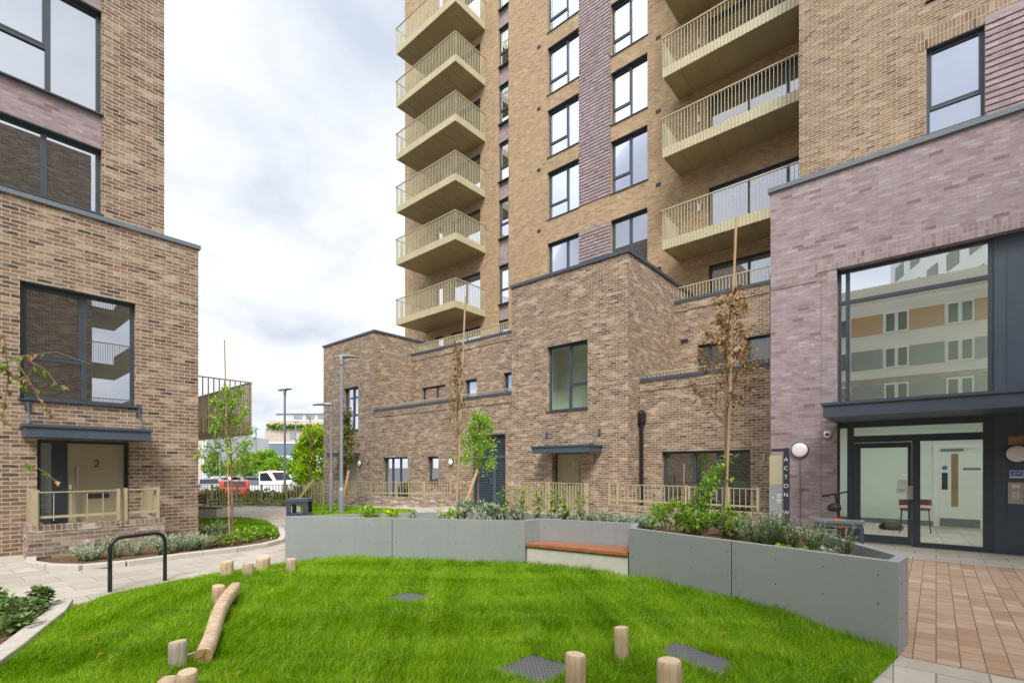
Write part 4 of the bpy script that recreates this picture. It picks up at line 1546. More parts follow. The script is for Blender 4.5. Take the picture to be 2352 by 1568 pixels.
def round_light(parent, fac, s, z, r=0.15, conduit=None):
    mb = MB()
    axis = fac.k
    mb.lathe(fac.pt(s, z, 0), [(r * 1.08, -0.001), (r * 1.08, -0.05), (r * 0.95, -0.06)], 20, axis)
    o = mb.build('wall_light', 'black_plastic', parent)
    g = MB()
    g.lathe(fac.pt(s, z, -0.055), [(r, 0), (r * 0.98, -0.012), (r * 0.8, -0.026), (r * 0.45, -0.034), (0.01, -0.036)], 20, axis)
    g.build('diffuser', 'opal', o, smooth=True)
    if conduit:
        c = MB()
        c.tube([fac.pt(s + conduit[0], z - r, -0.02), fac.pt(s + conduit[0], 0.0, -0.02)], 0.012, 6)
        for zz in (z - 0.5, z - 0.9, z - 1.3): fac.box(c, s - 0.02, s + 0.02, zz, zz + 0.03, -0.04, 0)
        c.build('conduit', 'coping_grey', o)
    return o


round_light(th, FH, sY(1037, XH), 1.80, 0.13)
round_light(th, FH, 21.9, 1.78, 0.14)
for s, z in ((sY(1365, XH), 1.72), (17.75, 1.75), (21.2, 1.8)):
    m2 = MB(); FH.box(m2, s - 0.035, s + 0.035, z, z + 0.25, -0.08, 0); m2.build('wall_sconce', 'steel', th)
m2 = MB(); s = sY(1756, XS); FS.box(m2, s - 0.035, s + 0.035, 1.72, 1.97, -0.08, 0); m2.build('wall_sconce', 'steel', th)
m2 = MB(); s = sY(1572, XSU); FSU.box(m2, s - 0.13, s + 0.13, 6.0, 6.14, -0.005, 0.02); m2.build('vent_grille', 'black_plastic', th)
m2 = MB(); FUP.box(m2, 17.2, 17.4, 5.85, 6.0, -0.005, 0.02); m2.build('vent_grille', 'black_plastic', th)
# terrace railings belong to the house roofs
def terrace_rail(x, y0, y1, z0, z1):
    r = MB()
    n = int((y1 - y0) / 0.11)
    for i in range(n + 1):
        y = y0 + (y1 - y0) * i / n
        r.box(x - 0.02, x + 0.02, y - 0.009, y + 0.009, z0, z1 - 0.02)
    r.box(x - 0.03, x + 0.03, y0, y1, z1 - 0.019, z1 + 0.012)
    return r.build('terrace_railing', 'gold', th)


terrace_rail(XH + 0.33, BR1 + .02, BL0 - .02, ZLC + 0.1, ZLC + 0.27)
terrace_rail(XU + 0.33, BR1 + .02, BL0 - .02, ZUC + 0.1, ZUC + 0.62)
terrace_rail(XS + 0.33, YE, BR0 - .02, ZLC + 0.1, ZLC + 0.30)
terrace_rail(XSU + 0.33, YE, BR0 - .02, 7.55, 8.12)

# ------------------------------------------------------------------ mauve brick entrance block
XE = 12.6
XG = 12.78                                      # glass line
FE, FG = Fac('X', XE), Fac('X', XG)
YEC = sY(1770, XE)
oy1 = sY(1922, XE)
ZH = 5.87
en = thing('entrance_block', (XE, YEC, 0), 'mauve brick entrance block with tall window and glass lobby doors', 'building')
mb = MB()
ZP = 7.97
wall(mb, FE, -9, YEC, -0.2, ZP, [(-7, oy1, -0.2, ZH)], 0.2)
mb.face([(XE, YEC, -0.2), (XE, YEC, ZP), (XT, YEC, ZP), (XT, YEC, -0.2)])
mb.face([(XE, -9, ZP), (XE, YEC, ZP), (XT, YEC, ZP), (XT, -9, ZP)])
mb.build('wall', 'brick_mauve', en)
mb = MB(); mb.box(XE - 0.05, XE + 0.35, -9, YEC + 0.05, ZP, ZP + 0.1); mb.build('coping', 'coping_grey', en)
mb = MB(); FE.box(mb, -7, oy1 + 0.36, ZH + 0.002, ZH + 0.26, -0.012, -0.001); mb.build('soldier_course', 'brick_soldier_mauve', en)
zb = zX(1772, 668, XE)
mb = MB(); FE.box(mb, oy1 + .37, YEC - 0.003, zb, zb + 0.3, -0.012, -0.001); mb.build('string_course', 'brick_mauve', en)
# canopy
XCN = 11.15
cy1 = sY(1890, XCN)
zc0, zc1 = 2.56, 2.84
mb = MB()
mb.box(XCN, XG - 0.004, -5, cy1, zc0, zc1 - 0.05)
mb.box(XCN - 0.03, XG - 0.004, -5, cy1 + 0.03, zc1 - 0.05, zc1)
for i in range(9):
    y = cy1 - 0.55 - i * 0.62
    mb.box(XCN - 0.002, XCN + 0.01, y - 0.004, y + 0.004, zc0 + .002, zc1 - .052)
mb.build('canopy', 'panel_blue', en)


def yg(x): return sY(x, XG)


ly0, ly1 = yg(2278), oy1 + 0.02
mb = MB()
fw = 0.055
# upper glazing frame
FG.box(mb, ly1 - fw - .02, ly1, zc1, ZH, 0, .09)
FG.box(mb, ly0 - 0.03, ly0 + 0.05, zc1, ZH, 0, .09)
FG.box(mb, ly0 + .05, ly1 - fw - .02, ZH - 0.07, ZH, 0, .09)
FG.box(mb, ly0 + .05, ly1 - fw - .02, zc1, zc1 + 0.06, 0, .09)
ymu = yg(1947)
FG.box(mb, ymu - 0.035, ymu + 0.035, zc1 + .06, ZH - .07, -0.005, .085)
ztr = 5.16
FG.box(mb, ly0 + .05, ymu - .035, ztr - 0.035, ztr + 0.035, -0.003, .08)
FG.box(mb, ymu + .035, ly1 - fw - .02, ztr - 0.035, ztr + 0.035, -0.003, .08)
uf = mb.build('upper_window', 'anthracite', en)
gl = MB()
for a, b in ((ly0 + .05, ymu - .035), (ymu + .035, ly1 - fw - .02)):
    for c, d in ((zc1 + .06, ztr - .035), (ztr + .035, ZH - .07)): FG.quad(gl, a, b, c, d, 0.045)
gl.build('pane', 'glass_upper', uf)
# blue cladding panels right of the glazing
mb = MB()
FG.box(mb, -5, ly0 - .031, zc1, ZH, -0.02, .09)
for x in (2313,):
    y = yg(x); FG.box(mb, y - .005, y + .005, zc1, ZH, -0.026, -0.019)
FG.box(mb, -5, ly0 - .031, 0, zc0, -0.02, .09)
FG.box(mb, yg(2313) - .005, yg(2313) + .005, 0, zc0, -0.026, -0.019)
mb.build('cladding_panel', 'panel_blue', en)
# lobby screen
q = [yg(x) for x in (1926, 1946, 1961, 2095, 2114, 2258, 2284)]
mb = MB()
FG.box(mb, q[0] - .02, q[0] + .05, 0, zc0, 0, .09)          # left jamb
FG.box(mb, q[2], q[1], 0, zc0, -.01, .1)                     # post
FG.box(mb, q[1], q[0] - .02, 0, 0.12, 0, .09)
FG.box(mb, q[1], q[0] - .02, zc0 - .12, zc0, 0, .09)
FG.box(mb, q[6], q[5], 0, zc0, -.01, .1)
FG.box(mb, q[5], q[2], 2.44, zc0, -.005, .09)
FG.box(mb, q[5], q[2], 2.12, 2.26, -.005, .09)
FG.box(mb, q[4], q[3], 0, 2.12, -.008, .1)
FG.box(mb, q[5], q[4], 0, 0.09, 0, .09)
ls = mb.build('lobby_screen', 'anthracite', en)
gl = MB()
FG.quad(gl, q[1], q[0] - .02, .12, zc0 - .12, .045)
FG.quad(gl, q[5], q[2], 2.26, 2.44, .045)
FG.quad(gl, q[5], q[4], .09, 2.12, .045)
gl.build('pane', 'glass_lobby', ls)
mb = MB()
da, db = q[3] + .004, q[2] - .004
FG.box(mb, da, da + .065, .02, 2.11, -.005, .05); FG.box(mb, db - .115, db, .02, 2.11, -.005, .05)
FG.box(mb, da + .065, db - .115, .02, .18, -.005, .05); FG.box(mb, da + .065, db - .115, 2.0, 2.11, -.005, .05)
dd = mb.build('lobby_door', 'anthracite', en)
gl = MB(); FG.quad(gl, da + .065, db - .115, .18, 2.0, .02); gl.build('pane', 'glass_lobby', dd)
h = MB(); FG.box(h, da - 0.02, da + 0.07, 0.95, 1.22, -.03, -.006); h.build('lock_plate', 'steel', dd)
nt_ = MB(); FG.box(nt_, da + .08, da + .25, 1.06, 1.18, .012, .016); FG.box(nt_, da + .08, da + .23, 1.19, 1.34, .012, .016)
o = nt_.build('notice', 'paper', dd)
m2 = MB(); FG.box(m2, da + .10, da + .23, 1.135, 1.145, .0105, .012); FG.box(m2, da + .13, da + .20, 1.105, 1.115, .0105, .012); m2.build('notice_text', 'coping_grey', dd)
# lobby interior
rm = MB()
XB = 17.5
yl, yr, zt = 3.0, -4.0, 2.9
rm.face([(XB, yr, 0), (XB, yl, 0), (XB, yl, zt), (XB, yr, zt)])
rm.face([(XG + .1, yl, 0), (XB, yl, 0), (XB, yl, zt), (XG + .1, yl, zt)])
rm.face([(XG + .1, yr, 0), (XB, yr, 0), (XB, yr, zt), (XG + .1, yr, zt)])
rm.face([(XG + .1, yr, zt), (XB, yr, zt), (XB, yl, zt), (XG + .1, yl, zt)])
rm.build('lobby_walls', 'room_green', en)
rm = MB()
rm.face([(XG + .1, yr, 2.95), (XB, yr, 2.95), (XB, yl, 2.95), (XG + .1, yl, 2.95)])
rm.face([(XB, yr, 2.95), (XB, yl, 2.95), (XB, yl, 6.2), (XB, yr, 6.2)])
rm.face([(XG + .1, yl, 2.95), (XB, yl, 2.95), (XB, yl, 6.2), (XG + .1, yl, 6.2)])
rm.face([(XG + .1, yr, 6.2), (XB, yr, 6.2), (XB, yl, 6.2), (XG + .1, yl, 6.2)])
rm.build('upper_room_walls', 'room_white', en)
fl = MB(); fl.face([(XG + .09, yr, 0.004), (XB, yr, 0.004), (XB, yl, 0.004), (XG + .09, yl, 0.004)]); fl.build('lobby_floor', 'slab', en)
sk = MB(); sk.box(XB - .02, XB - .001, yr, yl, 0.004, 0.14); sk.build('skirting', 'coping_grey', en)
for y in (1.6, -0.9):
    cl = MB(); cl.box(13.8, 15.9, y - .15, y + .15, zt - .04, zt - .002); cl.build('light_panel', 'ceiling_lamp', en)
for y in (-2.6, -3.4):  # panels added out of sight behind the cladding to brighten the upper room
    cl = MB(); cl.box(13.8, 15.9, y - .15, y + .15, 6.15, 6.198); cl.build('light_panel', 'upper_room_fill', en)
mj = MB()
ym = sY(1886, XE); FE.box(mj, ym - .006, ym + .006, 0.02, ZH + .25, -.002, 0)
mj.build('movement_joint', 'stem_brown', en)
mj = MB()
for ym in (BL0 - .012, sY(1160, XH) - .25, 13.0 - 0.0 + 7.2): FH.box(mj, ym - .007, ym + .007, 0.0, ZLC - .31, -.002, 0)
mj.build('movement_joint', 'stem_brown', th)
# inner door
i0, i1 = sY(2255, XB), sY(2155, XB)
mb = MB(); FI = Fac('X', XB)
FI.box(mb, i0 - .1, i0, 0.005, 2.2, -.06, -.001); FI.box(mb, i1, i1 + .1, 0.005, 2.2, -.06, -.001); FI.box(mb, i0, i1, 2.1, 2.2, -.06, -.001)
idr = mb.build('inner_door', 'white_plastic', en)
m2 = MB(); FI.box(m2, i0, i1, .01, 2.1, -.03, -.002); m2.build('door_leaf', 'room_white', idr)
yy = sY(2193, XB)
m2 = MB(); FI.box(m2, yy - .07, yy + .07, .55, 1.95, -.034, -.03); m2.build('vision_panel', 'wood_veneer', idr)
yy = sY(2170, XB)
m2 = MB(); FI.box(m2, yy - .06, yy + .06, 1.0, 1.45, -.036, -.03); m2.build('handle_plate', 'frame_dark', idr)
m2 = MB(); m2.lathe(FI.pt(yy, 1.58, -.031), [(.06, 0), (.06, -.004)], 14, 'X'); m2.build('door_disc', 'blue_sign', idr)
m2 = MB(); yy = sY(2232, XB); FI.box(m2, yy - .17, yy + .17, 1.52, 1.58, -.036, -.03); m2.build('door_plate', 'coping_grey', idr)
m2 = MB(); FI.box(m2, i0 + .35, i1 - .05, 2.03, 2.08, -.09, -.03); m2.build('door_closer', 'coping_grey', idr)
m2 = MB(); FI.box(m2, i0 + .03, i1 - .03, .02, .24, -.033, -.03); m2.build('kick_plate', 'coping_grey', idr)
# wall fittings by the door
sp = Fac('X', XG - .02)
yy = yg(2333)
m2 = MB(); sp.box(m2, yy - .10, yy + .10, 0.93, 1.32, -.012, -.001); ip = m2.build('entry_panel', 'steel', en)
m2 = MB()
for i in range(3):
    for j in range(4): sp.box(m2, yy - .04 + i * .032, yy - .04 + i * .032 + .022, 1.03 + j * .032, 1.03 + j * .032 + .022, -.018, -.012)
sp.box(m2, yy - .05, yy + .05, 1.22, 1.28, -.015, -.012)
m2.build('keypad', 'white_plastic', ip)
m2 = MB(); sp.box(m2, yy - .10, yy + .08, 1.40, 1.54, -.008, -.001); ns = m2.build('notice_plate', 'white_plastic', en)
m2 = MB(); sp.box(m2, yy - .09, yy + .07, 1.43, 1.53, -.011, -.008); m2.build('blue_panel', 'blue_sign', ns)
m2 = MB()
for pts in ([(-.05, 1.45), (-.01, 1.50), (.02, 1.47), (.05, 1.51)],):
    m2.tube([sp.pt(yy - .01 - a, b, -.013) for a, b in pts], .006, 5)
m2.build('emblem', 'white_plastic', ns)
m2 = MB(); sp.box(m2, yy - .10, yy + .10, 2.0, 2.16, -.008, -.001); m2.build('vent_plate', 'wood_veneer', en)
lt = round_light(en, sp, yg(2336), 1.84, 0.15)
yy = sY(1838, XE)
round_light(en, FE, yy, 1.98, 0.16, (0.0,))
# dome camera
m2 = MB(); yy = sY(1902, XE); m2.lathe((XE - .06, yy, 2.33), [(.07, .05), (.075, 0), (.07, -.05), (.045, -.09), (.01, -.10)], 14)
cm = m2.build('security_camera', 'white_plastic', en, smooth=True)
m2 = MB(); m2.lathe((XE - .13, yy, 2.30), [(.001, -.025), (.03, -.02), (.034, 0), (.03, .02)], 10, 'X'); m2.build('lens', 'black_plastic', cm)

# things in the lobby
for k, (x, d, lab) in enumerate(((2081, 11.9, 'red bar stool with thin dark legs behind the lobby door'), (2123, 11.9, 'red bar stool with thin dark legs left of the inner door'))):
    X, Y = gp(x, d)
    t = thing('bar_stool', (X, Y, 0), lab, 'stool', 'bar stools in the lobby')
    m2 = MB(); m2.lathe((X, Y, .55), [(.11, 0), (.13, .03), (.12, .06)], 14); m2.build('seat', 'stool_red', t)
    m2 = MB()
    for i in range(7):
        a = R(-90 + 30 * i) + 0.4
        m2.obox((X + .125 * math.cos(a), Y + .125 * math.sin(a), .74), (.010, .034, .07), a)
    m2.build('backrest', 'stool_red', t)
    for sx, sy in ((1, 1), (1, -1), (-1, 1), (-1, -1)):
        m2 = MB(); m2.tube([(X + sx * .08, Y + sy * .08, .56), (X + sx * .12, Y + sy * .12, 0)], .011, 6); m2.build('leg', 'black_steel', t)
X, Y = gp(2047, 12.6)
t = MB(); t.lathe((X, Y, 0.0), [(.24, 0), (.27, .07), (.2, .16), (.08, .2), (.02, .21)], 10)
tag(t.build('bag', 'black_plastic', smooth=True), 'slumped black bag on the lobby floor behind the glass', 'bag')

# ------------------------------------------------------------------ garden walls and railings in front of the houses
# left garden: slightly angled wall
gA = gp(740, 21.1); gB = gp(972, 19.45)
t = thing('garden_wall', (*gB, 0), 'low brick garden wall with white stains below the far left house', 'wall')
mb = MB()
mb.prism([gA, gB, (gB[0] + .16, gB[1] + .16), (gA[0] + .16, gA[1] + .16)], -0.35, 0.40)
gC = (XH - .01, gB[1] - .35)
mb.prism([gB, gC, (gC[0], gC[1] + .2), (gB[0] + .16, gB[1] + .16)], -0.35, 0.398)
mb.build('brickwork', 'brick_garden', t)
railing('garden_railing', (gA[0] + .08, gA[1] + .08), (gB[0] + .08, gB[1] + .08), 0.41, 1.0, 'long beige bar railing on the stained garden wall, far left house', (0, .25, .5, .75, 1), 0.13, bar=0.014)
railing('garden_railing', (gB[0] + .1, gB[1] + .06), (gC[0] - .05, gC[1] + .1), 0.41, 1.0, 'short beige bar railing turning back to the wall by the small ground window', (0, 1), 0.12, bar=0.014)
# door 1 gate fence and right hand low wall
XF = 12.85
ya, yb = sY(1349, XF), sY(1196, XF)
railing('garden_railing', (XF, yb), (XF, ya), 0.05, 1.1, 'tall beige bar railing and gate in front of door number 1', (0, .42, .46, .98, 1), 0.105, bar=0.016, mid=0.12)
yc, yd = sY(1401, XF), 2.95
t = thing('garden_wall', (XF, yd, 0), 'low brick garden wall between the drainpipe and the mauve entrance block', 'wall')
mb = MB(); mb.box(XF - .1, XF + .115, yd, yc, -.3, .40); mb.box(XF + .116, XS, yc - .215, yc, -.3, .40); mb.build('brickwork', 'brick_brown', t)
mb = MB(); mb.box(XF - .104, XF + .119, yd, yc + .003, .40, .51); mb.build('brick_capping', 'brick_soldier_honey', t)
railing('garden_railing', (XF, yc), (XF, 5.0), 0.51, 1.1, 'beige bar railing on the low wall beside the black drainpipe', (0, .12, 1), 0.12, bar=0.014)
railing('garden_railing', (XF, 4.92), (XF, yd + .3), 0.51, 1.08, 'beige bar railing on the low wall in front of the dark patio doors', (0, .6, 1), 0.13, bar=0.014)

# far fence with gate
fd = (Vector(FENCE_B) - Vector(FENCE_A))
t_ = railing('boundary_fence', FENCE_A, gp(716, 20.3), -0.02, 0.86, 'long beige bar fence between the pink path and the car park', (0, .2, .4, .6, .8, 1), 0.125, bar=0.02, cat='fence', mid=0.1, fin=0.02)
p0, p1 = gp(722, 20.3), gp(744, 20.3)
railing('garden_gate', p0, p1, 0.0, 0.95, 'narrow beige bar gate at the corner of the far left house', (0, 1), 0.06, bar=0.03, cat='gate', mid=0.5)

# ------------------------------------------------------------------ grey planter with bench niche
ZPL, ZSOIL = 0.795, 0.69
PC, PD, PE1 = (6.04, 4.65), (6.46, 3.26), (6.40, 3.17)
POLY = [PLA, PLB, PC, (6.44, 3.28), PLE, PLF, (5.70, 0.19), (7.55, 1.42), (7.45, 3.2), (6.95, 4.6), (6.5, 5.75), (5.9, 6.75), (4.95, 7.36)]


def inset(poly, w):
    out = []
    n = len(poly)
    A = sum(poly[i][0] * poly[(i + 1) % n][1] - poly[(i + 1) % n][0] * poly[i][1] for i in range(n))
    sg = 1 if A > 0 else -1
    for i in range(n):
        p, c, q = Vector(poly[i - 1]), Vector(poly[i]), Vector(poly[(i + 1) % n])
        d1, d2 = (c - p).normalized(), (q - c).normalized()
        n1, n2 = Vector((-d1.y, d1.x)) * sg, Vector((-d2.y, d2.x)) * sg
        b = n1 + n2
        if b.length < 1e-3: b = n1
        b.normalize()
        k = min(w / max(0.25, b.dot(n1)), w * 2.2)
        out.append((c.x + b.x * k, c.y + b.y * k))
    return out


pl = thing('planter', (*PLF, 0), 'long angular grey metal planter with a bench niche at the lawn edge', 'planter')
IN = inset(POLY, 0.085)
mb = MB()
n = len(POLY)
for i in range(n):
    k = (i + 1) % n
    (ax, ay), (bx, by) = POLY[i], POLY[k]
    (cx_, cy_), (dx_, dy_) = IN[i], IN[k]
    mb.face([(ax, ay, -.2), (bx, by, -.2), (bx, by, ZPL), (ax, ay, ZPL)])
    mb.face([(ax, ay, ZPL), (bx, by, ZPL), (dx_, dy_, ZPL), (cx_, cy_, ZPL)])
    mb.face([(cx_, cy_, ZPL), (dx_, dy_, ZPL), (dx_, dy_, ZPL - .15), (cx_, cy_, ZPL - .15)])
mb.build('panel_wall', 'planter_grey', pl)


def soil_poly(name, poly, z, parent=None, step=0.14, amp=0.03):
    xs = [p[0] for p in poly]; ys = [p[1] for p in poly]
    gx = np.arange(min(xs), max(xs) + step, step); gy = np.arange(min(ys), max(ys) + step, step)
    mb = MB()
    mb.face([(x, y, z - .02) for x, y in poly])
    for i in range(len(gx) - 1):
        for j in range(len(gy) - 1):
            c = [(gx[i], gy[j]), (gx[i + 1], gy[j]), (gx[i + 1], gy[j + 1]), (gx[i], gy[j + 1])]
            if all(bool(in_poly(np.array([p[0]]), np.array([p[1]]), poly)[0]) for p in c):
                mb.face([(p[0], p[1], z + amp * float(wavy(p[0], p[1], 7.0, 2))) for p in c])
    o = mb.build(name, 'soil', parent)
    return o


soil_poly('soil', inset(POLY, 0.08), ZSOIL, pl)
mb, rv = MB(), MB()


def seam(p, q, f):
    a, b = Vector(p), Vector(q)
    d = (b - a).normalized()
    c = a + (b - a) * f
    nrm = Vector((-d.y, d.x))
    if nrm.x > 0: nrm = -nrm
    mb = MB(); mb.obox((c.x + nrm.x * .0006, c.y + nrm.y * .0006, .29), (.004, .0015, .502), math.atan2(d.y, d.x))
    mb.build('panel_seam', 'frame_dark', pl)
    return d, nrm


def rivet(p, q, f, z):
    a, b = Vector(p), Vector(q)
    d = (b - a).normalized(); nrm = Vector((-d.y, d.x))
    if nrm.x > 0: nrm = -nrm
    c = a + (b - a) * f
    rv.tube([(c.x + nrm.x * 0, c.y + nrm.y * 0, z), (c.x + nrm.x * .004, c.y + nrm.y * .004, z), (c.x + nrm.x * .008, c.y + nrm.y * .008, z)], [.0075, .007, .003], 8)


seam(PLA, PLB, 0.47); seam(PLE, PLF, 0.49)
for z in (.42, .67):
    for f in (.02, .13, .25, .37, .455, .485, .60, .73, .86, .98): rivet(PLA, PLB, f, z)
    for f in (.02, .17, .32, .475, .505, .65, .80, .95): rivet(PLE, PLF, f, z)
    for f in (.06, .5, .94): rivet(PC, (6.44, 3.28), f, z)
for f in (.25, .75): rivet(PLF, (5.70, .19), f, .6); rivet(PLF, (5.70, .19), f, .3)
rv.build('rivets', 'coping_grey', pl)
# bench in the niche
bn = thing('bench', (5.9, 3.9, 0), 'concrete bench with reddish timber seat built into the grey planter', 'bench')
g = 0.012
P1, P2 = Vector(PLB), Vector(PLE)
dd_ = (P2 - P1).normalized()
Q1, Q2 = Vector(PC), Vector((6.44, 3.28))
base = [tuple(P1 + dd_ * .02 + Vector((.03, 0))), tuple(P2 - dd_ * .03 + Vector((.03, 0))), tuple(Q2 + Vector((-.02, -.01))), tuple(Q1 + Vector((-.01, -.02)))]
mb = MB(); mb.prism(base, -.2, .40)
mb.build('concrete_base', 'concrete', bn, bevel=0.006)
mb = MB()
ns = 5
for i in range(ns):
    f0, f1 = i / ns + .004, (i + 1) / ns - .02
    a0_, a1_ = P1.lerp(Q1, f0 * .97), P1.lerp(Q1, f1 * .97)
    b0_, b1_ = P2.lerp(Q2, f0 * .97), P2.lerp(Q2, f1 * .97)
    sh = dd_ * .018
    mb.prism([tuple(a0_ + sh), tuple(b0_ - sh), tuple(b1_ - sh), tuple(a1_ + sh)], .42, .462)
mb.build('seat_slats', 'bench_wood', bn)
mb = MB()
for f in (.15, .5, .85):
    a_, b_ = P1.lerp(P2, f) , Q1.lerp(Q2, f)
    mb.bar((a_.x + .05, a_.y, .41), (b_.x - .03, b_.y, .41), .04, .02)
mb.build('seat_bearer', 'black_steel', bn)

# ------------------------------------------------------------------ kerbed beds
def kerb(name, pts, w, z0, z1, label, seg=0.62):
    """row of kerb stones along a plan polyline"""
    mb = MB()
    P = [Vector(p) for p in pts]
    D = [0.0]
    for a, b in zip(P, P[1:]): D.append(D[-1] + (b - a).length)
    k = max(1, round(D[-1] / seg))

    def at(s):
        for q in range(len(P) - 1):
            if s <= D[q + 1] + 1e-6: return P[q].lerp(P[q + 1], (s - D[q]) / max(1e-6, D[q + 1] - D[q]))
        return P[-1]
    acc = [(at(D[-1] * q / k), at(D[-1] * (q + 1) / k)) for q in range(k)]
    for a, b in acc:
        d = (b - a).normalized()
        c = (a + b) / 2
        mb.obox((c.x, c.y, (z0 + z1) / 2), ((b - a).length / 2 - .003, w / 2, (z1 - z0) / 2), math.atan2(d.y, d.x))
    o = mb.build(name, 'kerb', None, bevel=0.012)
    return tag(o, kind='structure')


def smooth_line(pts, it=2):
    P = [Vector(p) for p in pts]
    for _ in range(it):
        Q = [P[0]]
        for a, b in zip(P, P[1:]): Q += [a.lerp(b, .25), a.lerp(b, .75)]
        Q.append(P[-1]); P = Q
    return [tuple(p) for p in P]


k1 = smooth_line([(0.98, 11.62), ground_pt(66, 1302), ground_pt(120, 1308), ground_pt(230, 1308), ground_pt(330, 1292), ground_pt(450, 1277), ground_pt(570, 1263), ground_pt(640, 1250), ground_pt(654, 1238), ground_pt(640, 1212)], 2)
kerb('kerb', k1, 0.13, -.1, .085, '', .55)
bed1 = [(0.98, 11.6)] + k1[1:] + [ground_pt(560, 1205), (4.6, 15.0), (3.76, 13.0), (3.76, 12.58), (2.9, 12.58), (2.9, 11.6)]
tag(soil_poly('planting_bed', bed1, .035, None, .2, .02), kind='structure')
k2 = smooth_line([(0.16, 5.50), (0.36, 5.95), (0.66, 6.80), (1.0, 7.62), (0.68, 7.80), (0.1, 7.82), (-0.8, 7.84), (-3.0, 7.8)], 2)
kerb('kerb', k2, 0.17, -.1, .075, '', .55)
bed2 = k2 + [(-3.0, 5.0), (-.2, 5.0)]
tag(soil_poly('planting_bed', bed2, .03, None, .16, .02), kind='structure')
# ------------------------------------------------------------------ street furniture
def hz(x, y): return float(lawn_h(np.array([x]), np.array([y]))[0])


def lamp_post(x, d, ztop, r, base_h, base_r, head_dir, label, double=False):
    X, Y = gp(x, d)
    t = thing('street_lamp', (X, Y, 0), label, 'street lamp')
    mb = MB(); mb.lathe((X, Y, -.9 if d > 22 else -.05), [(base_r, 0), (base_r, base_h), (r * 1.15, base_h + .08), (r, base_h + .1), (r * .85, ztop - .25 + (.9 if d > 22 else .05))], 16)
    mb.build('column', 'lamp_grey', t, smooth=False)
    mb = MB()
    mb.lathe((X, Y, ztop - .32), [(r * 1.25, 0), (r * 1.25, .2), (r * .9, .28)], 14)
    mb.build('collar', 'lamp_grey', t)
    mb = MB()
    for hd in ([head_dir] if not double else [head_dir, head_dir + math.pi]):
        c, s = math.cos(hd), math.sin(hd)
        k = 0.62 if not double else 0.34
        up = Vector((0, 0, 1)); f = Vector((c, s, 0)); sd_ = Vector((-s, c, 0))
        o = Vector((X, Y, ztop - .05))
        secs = [(-.07, .05, .06, .0), (.06, .075, .075, .02), (.22, .12, .055, .03), (.45, .13, .035, .015), (k, .10, .02, .0)]
        rings = []
        for (l, w, h, dz) in secs:
            p = o + f * l + up * dz
            i = len(mb.v)
            for a in range(10):
                an = 2 * math.pi * a / 10
                mb.v.append(tuple(p + sd_ * (w * math.cos(an)) + up * (h * math.sin(an))))
            rings.append(i)
        for a, b in zip(rings, rings[1:]):
            for j in range(10): mb.f.append((a + j, a + (j + 1) % 10, b + (j + 1) % 10, b + j))
        mb.f.append(tuple(range(rings[0], rings[0] + 10))); mb.f.append(tuple(range(rings[-1], rings[-1] + 10)))
    mb.build('lamp_head', 'lamp_grey', t, smooth=True)
    return t


right_dir = math.atan2(RT[1], RT[0])
lamp_post(784, 16.9, 5.42, .062, .85, .10, right_dir, 'tall grey street lamp with a hooked head in front of the far left house')
lamp_post(760.5, 17.2, 3.82, .045, 1.35, .062, right_dir + math.pi, 'short grey lamp column standing just left of the tall lamp')
lamp_post(654, 26, 5.72, .06, 1.6, .08, right_dir + 2.6, 'slim grey street lamp behind the beige fence', True)

# bin
X, Y = gp(688, 9.1)
rot = math.atan2(RT[1], RT[0]) + .1
t = thing('litter_bin', (X, Y, 0), 'dark grey litter bin with an open slot behind the planter end', 'litter bin')
mb = MB()
mb.obox((X, Y, .38), (.18, .165, .38), rot)
m = Matrix.Rotation(rot, 3, 'Z')
for sx, hx in ((-.145, .036), (.145, .036)):
    for sy in (-.155, .155):
        c = Vector((X, Y, .86)) + m @ Vector((sx, sy, 0)); mb.obox(c, (hx, .02, .099), rot)
for sy in (-.16, .16):
    c = Vector((X, Y, .945)) + m @ Vector((0, sy, 0)); mb.obox(c, (.108, .015, .017), rot)
body = mb.build('body', 'anthracite', t)
mb = MB()
for i in range(7):
    c = Vector((X, Y, .70)) + m @ Vector((-.11 + i * .036, -.166, 0)); mb.obox(c, (.008, .002, .025), rot)
mb.build('vent_holes', 'black_steel', t)
mb = MB(); mb.obox((X, Y, .985), (.198, .185, .022), rot); mb.obox((X, Y, 1.012), (.185, .17, .008), rot); mb.build('lid', 'panel_blue', t)

# cycle stand
A_, B_ = (1.40, 8.04), (2.05, 8.26)
za, zb_ = 0.0, 0.68
pa, pb = Vector((*A_, 0)), Vector((*B_, 0))
d = (pb - pa).normalized()
pts = [pa + Vector((0, 0, -.05)), pa + Vector((0, 0, zb_ - .14))]
for i in range(1, 7):
    an = R(90) * i / 6
    pts.append(pa + d * (.14 * (1 - math.cos(an))) + Vector((0, 0, zb_ - .14 + .14 * math.sin(an))))
for i in range(0, 7):
    an = R(90) * (1 - i / 6)
    pts.append(pb - d * (.14 * (1 - math.cos(an))) + Vector((0, 0, zb_ - .14 + .14 * math.sin(an))))
pts.append(pb + Vector((0, 0, -.05)))
mb = MB(); mb.tube(pts, .0245, 14)
tag(mb.build('cycle_stand', 'black_steel', smooth=True), 'black tubular steel cycle hoop at the lawn edge', 'cycle stand')


